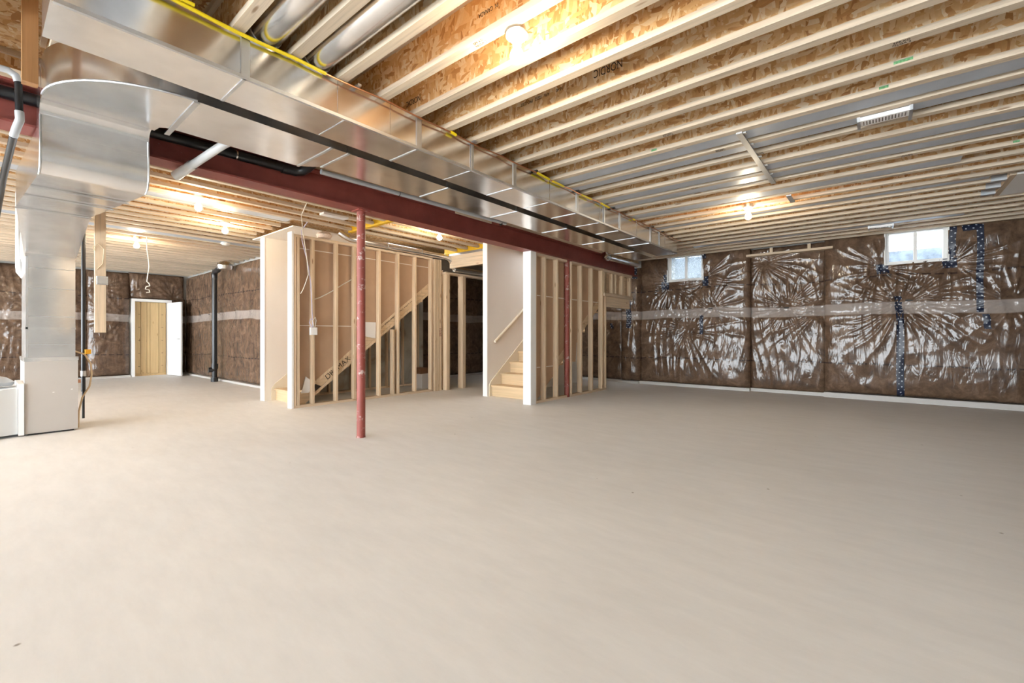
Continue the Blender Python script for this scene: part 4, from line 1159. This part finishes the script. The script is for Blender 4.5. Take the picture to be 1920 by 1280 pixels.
# old timber next to the duct end
single('squash_block', MB().box(-3.52, -3.46, 0.155, 0.215, 2.42, ZC), M['orange'], (-3.49, 0.18, 2.42), 'orange-brown upright wooden block beside the near duct end', 'timber')
t = thing('hanging_board', (-5.85, 0.76, 1.11), 'pale board hanging from the joists near the furnace trunk', 'board')
part('board', MB().box(-5.87, -5.835, 0.735, 0.815, 1.11, ZJ), M['stud'], t)
bxx = part('junction_box', MB().box(-5.835, -5.79, 0.745, 0.825, 1.575, 1.655), M['galv_dark'], t)
part('box_cover', MB().box(-5.79, -5.787, 0.75, 0.82, 1.58, 1.65), M['galv'], bxx)
part('cable', MB().tube([(-5.83, 0.735, 1.90), (-5.82, 0.72, 1.93), (-5.82, 0.76, 1.97), (-5.82, 0.80, 1.92), (-5.825, 0.79, 1.78), (-5.83, 0.75, 1.72)], 0.0045, 6), M['tan'], t)

# main soil stack on the northwest wall
t = thing('soil_stack', (-12.0, 3.6, 0), 'black plastic soil stack standing against the insulated northwest wall', 'pipe')
part('pipe', MB().tube([(-12.03, 3.58, 0.0), (-12.03, 3.58, 2.50)], 0.055, 16), M['abs'], t)
part('cleanout', MB().tube([(-12.03, 3.58, 0.28), (-12.05, 3.46, 0.28)], 0.06, 14), M['abs'], t)
part('hub', MB().tube([(-12.03, 3.58, 0.0), (-12.03, 3.58, 0.10)], 0.075, 16), M['abs'], t)
part('hub', MB().tube([(-12.03, 3.58, 0.30), (-12.03, 3.58, 0.42)], 0.068, 16), M['abs'], t)
part('elbow', MB().tube([(-12.03, 3.58, 2.42), (-12.03, 3.58, 2.52), (-11.98, 3.58, 2.58), (-11.8, 3.58, 2.60), (-11.68, 3.58, 2.64), (-11.62, 3.58, 2.74)], 0.062, 14), M['abs'], t)
single('foil_wrap', MB().lathe([(0.04, 0), (0.15, 0.04), (0.17, 0.12), (0.1, 0.2), (0.05, 0.22)], (-11.25, 3.55, 2.52), 9), M['foil'], (-11.25, 3.55, 2.52), 'crumpled foil wrap on a pipe above the soil stack', 'foil')

# ------------------------------------------------------------------ lamps
def lamp(x, y, label, lit=True, group=None):
    t = thing('lampholder', (x, y, ZJ), label, 'lamp', group)
    part('ceiling_box', MB().lathe([(0.05, ZJ + 0.03), (0.05, ZJ - 0.008)], (x, y, 0), 8), M['galv_dark'], t)
    part('base', MB().lathe([(0.060, ZJ - 0.008), (0.062, ZJ - 0.022), (0.046, ZJ - 0.036), (0.026, ZJ - 0.046), (0.022, ZJ - 0.075)], (x, y, 0), 20), M['porcelain'], t)
    if lit:
        prof = [(0.013, ZJ - 0.074), (0.016, ZJ - 0.085), (0.027, ZJ - 0.10), (0.036, ZJ - 0.118), (0.0385, ZJ - 0.132), (0.035, ZJ - 0.149), (0.024, ZJ - 0.164), (0.006, ZJ - 0.171)]
        part('bulb', MB().lathe(prof, (x, y, 0), 14), M['bulb'], t)
    part('screw', MB().box(x - 0.045, x - 0.037, y - 0.003, y + 0.003, ZJ - 0.034, ZJ - 0.022).box(x + 0.037, x + 0.045, y - 0.003, y + 0.003, ZJ - 0.034, ZJ - 0.022), M['chrome'], t)
    return t
lamp(-1.532, 1.895, 'lit bare bulb in white lampholder between the joists beside the copper line')
lamp(-1.298, 6.349, 'lit bare bulb in white lampholder before the windowed insulated wall')
lamp(-6.284, 1.703, 'lit bare bulb over the floor between furnace and free red post')
lamp(-7.386, 2.332, 'lit bare bulb near the white first stair opening')
lamp(-9.775, 1.755, 'lit bare bulb beside the dangling coiled cable')
lamp(-5.315, 4.641, 'lit bare bulb behind the red beam by the yellow trimmer')
lamp(-6.0, -0.95, 'lit bare bulb on the near side of the furnace')
lamp(-10.6, -1.0, 'added unseen fill bulb on the near side of the far west bay')  # added out of view, only to fill the room with light
t = thing('smoke_detector', (-9.06, 2.87, ZJ), 'small white round cap on the joists near the soil stack', 'detector')
part('body', MB().lathe([(0.075, ZJ), (0.075, ZJ - 0.02), (0.05, ZJ - 0.04), (0.01, ZJ - 0.045)], (-9.06, 2.87, 0), 16), M['porcelain'], t)

# cables
def cable(name, pts, r, mat, label):
    return single(name, MB().tube(pts, r, 7), mat, pts[0], label, 'cable')
cable('cable', [(-9.497, 1.84, ZJ + 0.003), (-9.56, 1.85, 2.66), (-9.6, 1.86, 2.55), (-9.6, 1.88, 2.4), (-9.6, 1.89, 2.25), (-9.6, 1.87, 2.1), (-9.6, 1.86, 2.0), (-9.6, 1.89, 1.97), (-9.6, 1.90, 1.93), (-9.6, 1.85, 1.91),
                (-9.6, 1.84, 1.87), (-9.6, 1.89, 1.86), (-9.6, 1.90, 1.82), (-9.6, 1.85, 1.81)], 0.008, M['wire'], 'cream cable dangling with a coiled end beside a bare bulb')
cable('cable', [(-5.534, 2.65, ZJ), (-6.0, 2.8, 2.70), (-6.63, 3.12, 2.60), (-6.63, 3.17, 2.3), (-6.63, 3.20, 2.0), (-6.63, 3.15, 1.85), (-6.63, 3.11, 1.75), (-6.63, 3.08, 1.70)], 0.006, M['wire'], 'white cable with a loose end hanging before the stud wall')
cable('cable', [(-6.772, 3.30, 1.62), (-6.76, 3.45, 1.68), (-6.76, 3.66, 1.80), (-6.76, 3.85, 1.93), (-6.76, 4.02, 2.03)], 0.008, M['wire'], 'cream cable slung across the brown board between studs')
sb = thing('switch_box', (-6.66, 3.3, 1.1), 'white switch box with tangled cable tails on the stud wall', 'switch box')
part('box', MB().box(-6.675, -6.62, 3.235, 3.335, 1.09, 1.205), M['pvc'], sb)
part('supply_cable', MB().tube([(-6.45, 3.10, ZJ), (-6.64, 3.10, TA + 0.06), (-6.66, 3.12, 2.5), (-6.66, 3.20, 2.2), (-6.66, 3.25, 1.9), (-6.66, 3.27, 1.5), (-6.66, 3.28, 1.205)], 0.007, 7), M['lilac'], sb)
part('cover', MB().box(-6.622, -6.618, 3.242, 3.328, 1.097, 1.198), M['trim'], sb)
part('cable_tail', MB().tube([(-6.65, 3.26, 1.2), (-6.64, 3.22, 1.28), (-6.64, 3.24, 1.34), (-6.65, 3.28, 1.30), (-6.65, 3.27, 1.21)], 0.006, 6), M['lilac'], sb)
part('cable_tail', MB().tube([(-6.65, 3.30, 1.2), (-6.64, 3.27, 1.31), (-6.64, 3.31, 1.36), (-6.65, 3.33, 1.31), (-6.65, 3.31, 1.21)], 0.006, 6), M['wire'], sb)
# offcuts
single('drywall_offcut', MB().prism([(3.15, 0.205), (3.27, 0.205), (3.335, 0.36), (3.22, 0.455)], 'x', -6.765, -6.75), M['scrap'], (-6.76, 3.24, 0.205), 'white drywall offcut leaning low behind the first stud', 'offcut')
single('drywall_offcut', MB().prism([(4.22, 1.07), (4.44, 1.03), (4.45, 1.31), (4.22, 1.31)], 'x', -6.768, -6.755), M['scrap'], (-6.76, 4.3, 1.03), 'white drywall offcut stuck between studs behind the free post', 'offcut')
single('drywall_offcut', MB().prism([(6.77, 0.62), (6.99, 0.60), (7.05, 1.22), (6.78, 1.20)], 'x', -4.288, -4.272), M['paper'], (-4.28, 6.9, 0.6), 'brown drywall offcut beside the post in the second stud wall', 'offcut')
t = thing('material_box', (-7.3, 5.9, 0), 'pale box with a dark top standing under the first stair', 'box')
part('carton', MB().box(-7.45, -7.15, 5.78, 6.0, 0.0, 0.3), M['scrap'], t)
part('dark_bundle', MB().box(-7.43, -7.18, 5.76, 5.96, 0.3, 0.42), M['card'], t)
# insulation scrap and steel box above the first stud wall
single('insulation_tuft', MB().lathe([(0.02, 0), (0.10, 0.02), (0.12, 0.07), (0.07, 0.12), (0.02, 0.13)], (-6.73, 3.5, TA + 0.002), 9), M['pink'], (-6.62, 3.62, TA), 'tuft of pinkish insulation on top of the first stud wall', 'insulation')
t = thing('mesh_plate', (-5.78, 3.15, ZJ), 'white slotted plate on the joists behind the free post', 'plate')
part('plate', MB().box(-5.86, -5.74, 2.98, 3.34, ZJ - 0.03, ZJ - 0.001), M['trim'], t)

# ------------------------------------------------------------------ ceiling hardware
t = thing('metal_strap', (-0.88, 4.7, ZJ), 'long dark steel strap nailed across the joists of the open room', 'strap')
part('strap', MB().box(-0.905, -0.860, 3.98, 5.53, ZJ - 0.016, ZJ - 0.001), M['galv_dark'], t)
for y in (4.0, 4.28, 4.62, 4.9, 5.2):
    part('tab', MB().box(-0.86, -0.835, y, y + 0.03, ZJ - 0.012, ZJ - 0.001), M['galv_dark'], t)
t = single('metal_strap', MB().box(-0.85, -0.80, 6.13, 6.47, ZJ - 0.012, ZJ - 0.001), M['galv_dark'], (-0.825, 6.3, ZJ), 'short steel strap on the joists near the far bare bulb', 'strap')
def mesh_box(x, y, wd, label):
    t = thing('vent_boot', (x, y, ZJ), label, 'vent')
    part('tray', MB().box(x, x + wd, y - 0.06, y + 0.05, ZJ - 0.035, ZJ - 0.004), M['trim'], t)
    part('flange', MB().box(x + wd, x + wd + 0.02, y - 0.07, y + 0.14, ZJ - 0.04, ZJ - 0.002), M['galv_dark'], t)
    part('flange', MB().box(x - 0.02, x, y - 0.07, y + 0.1, ZJ - 0.04, ZJ - 0.002), M['galv_dark'], t)
    n = 14
    for i in range(n):
        xx = x + 0.02 + (wd - 0.04) * i / (n - 1)
        part('slot', MB().box(xx - 0.004, xx + 0.004, y - 0.045, y + 0.03, ZJ - 0.0365, ZJ - 0.0345), M['galv'], t)
mesh_box(-0.11, 4.36, 0.28, 'white slotted ceiling plate hung between joists past the steel strap')
mesh_box(-0.11, 8.72, 0.26, 'white slotted ceiling plate just before the right window')

# stamps, grades and marker strokes on joists
stamp(0, 'NORDIC', -1.42, 0.150, 0.078)
stamp(0, 'NI-40        APA   10252   PRO-JOIST', -1.98, 0.148, 0.036)
stamp(-3, 'IN  CANADA', -1.68, 0.150, 0.036)
stamp(-2, 'NORDIC', -2.74, 0.125, 0.062)
for k, x_ in ((-3, -1.75), (3, -1.35), (5, -1.1), (6, -0.85), (8, -1.6), (9, 0.2), (2, 0.1), (1, 0.4)):
    grade(k, x_)
for k, x_, ww in ((3, 0.07, 0.09), (4, 0.0, 0.05), (4, -1.6, 0.05), (10, 0.9, 0.04), (7, 0.95, 0.05)):
    y = 2.744 + 0.3048 * k; o = east[k]; ORG[o.name] = (JXC, y, ZJ)
    part('green_mark', MB().box(x_, x_ + ww, y - 0.0335, y - 0.0325, ZJ + 0.012, ZJ + 0.03), M['green'], o)
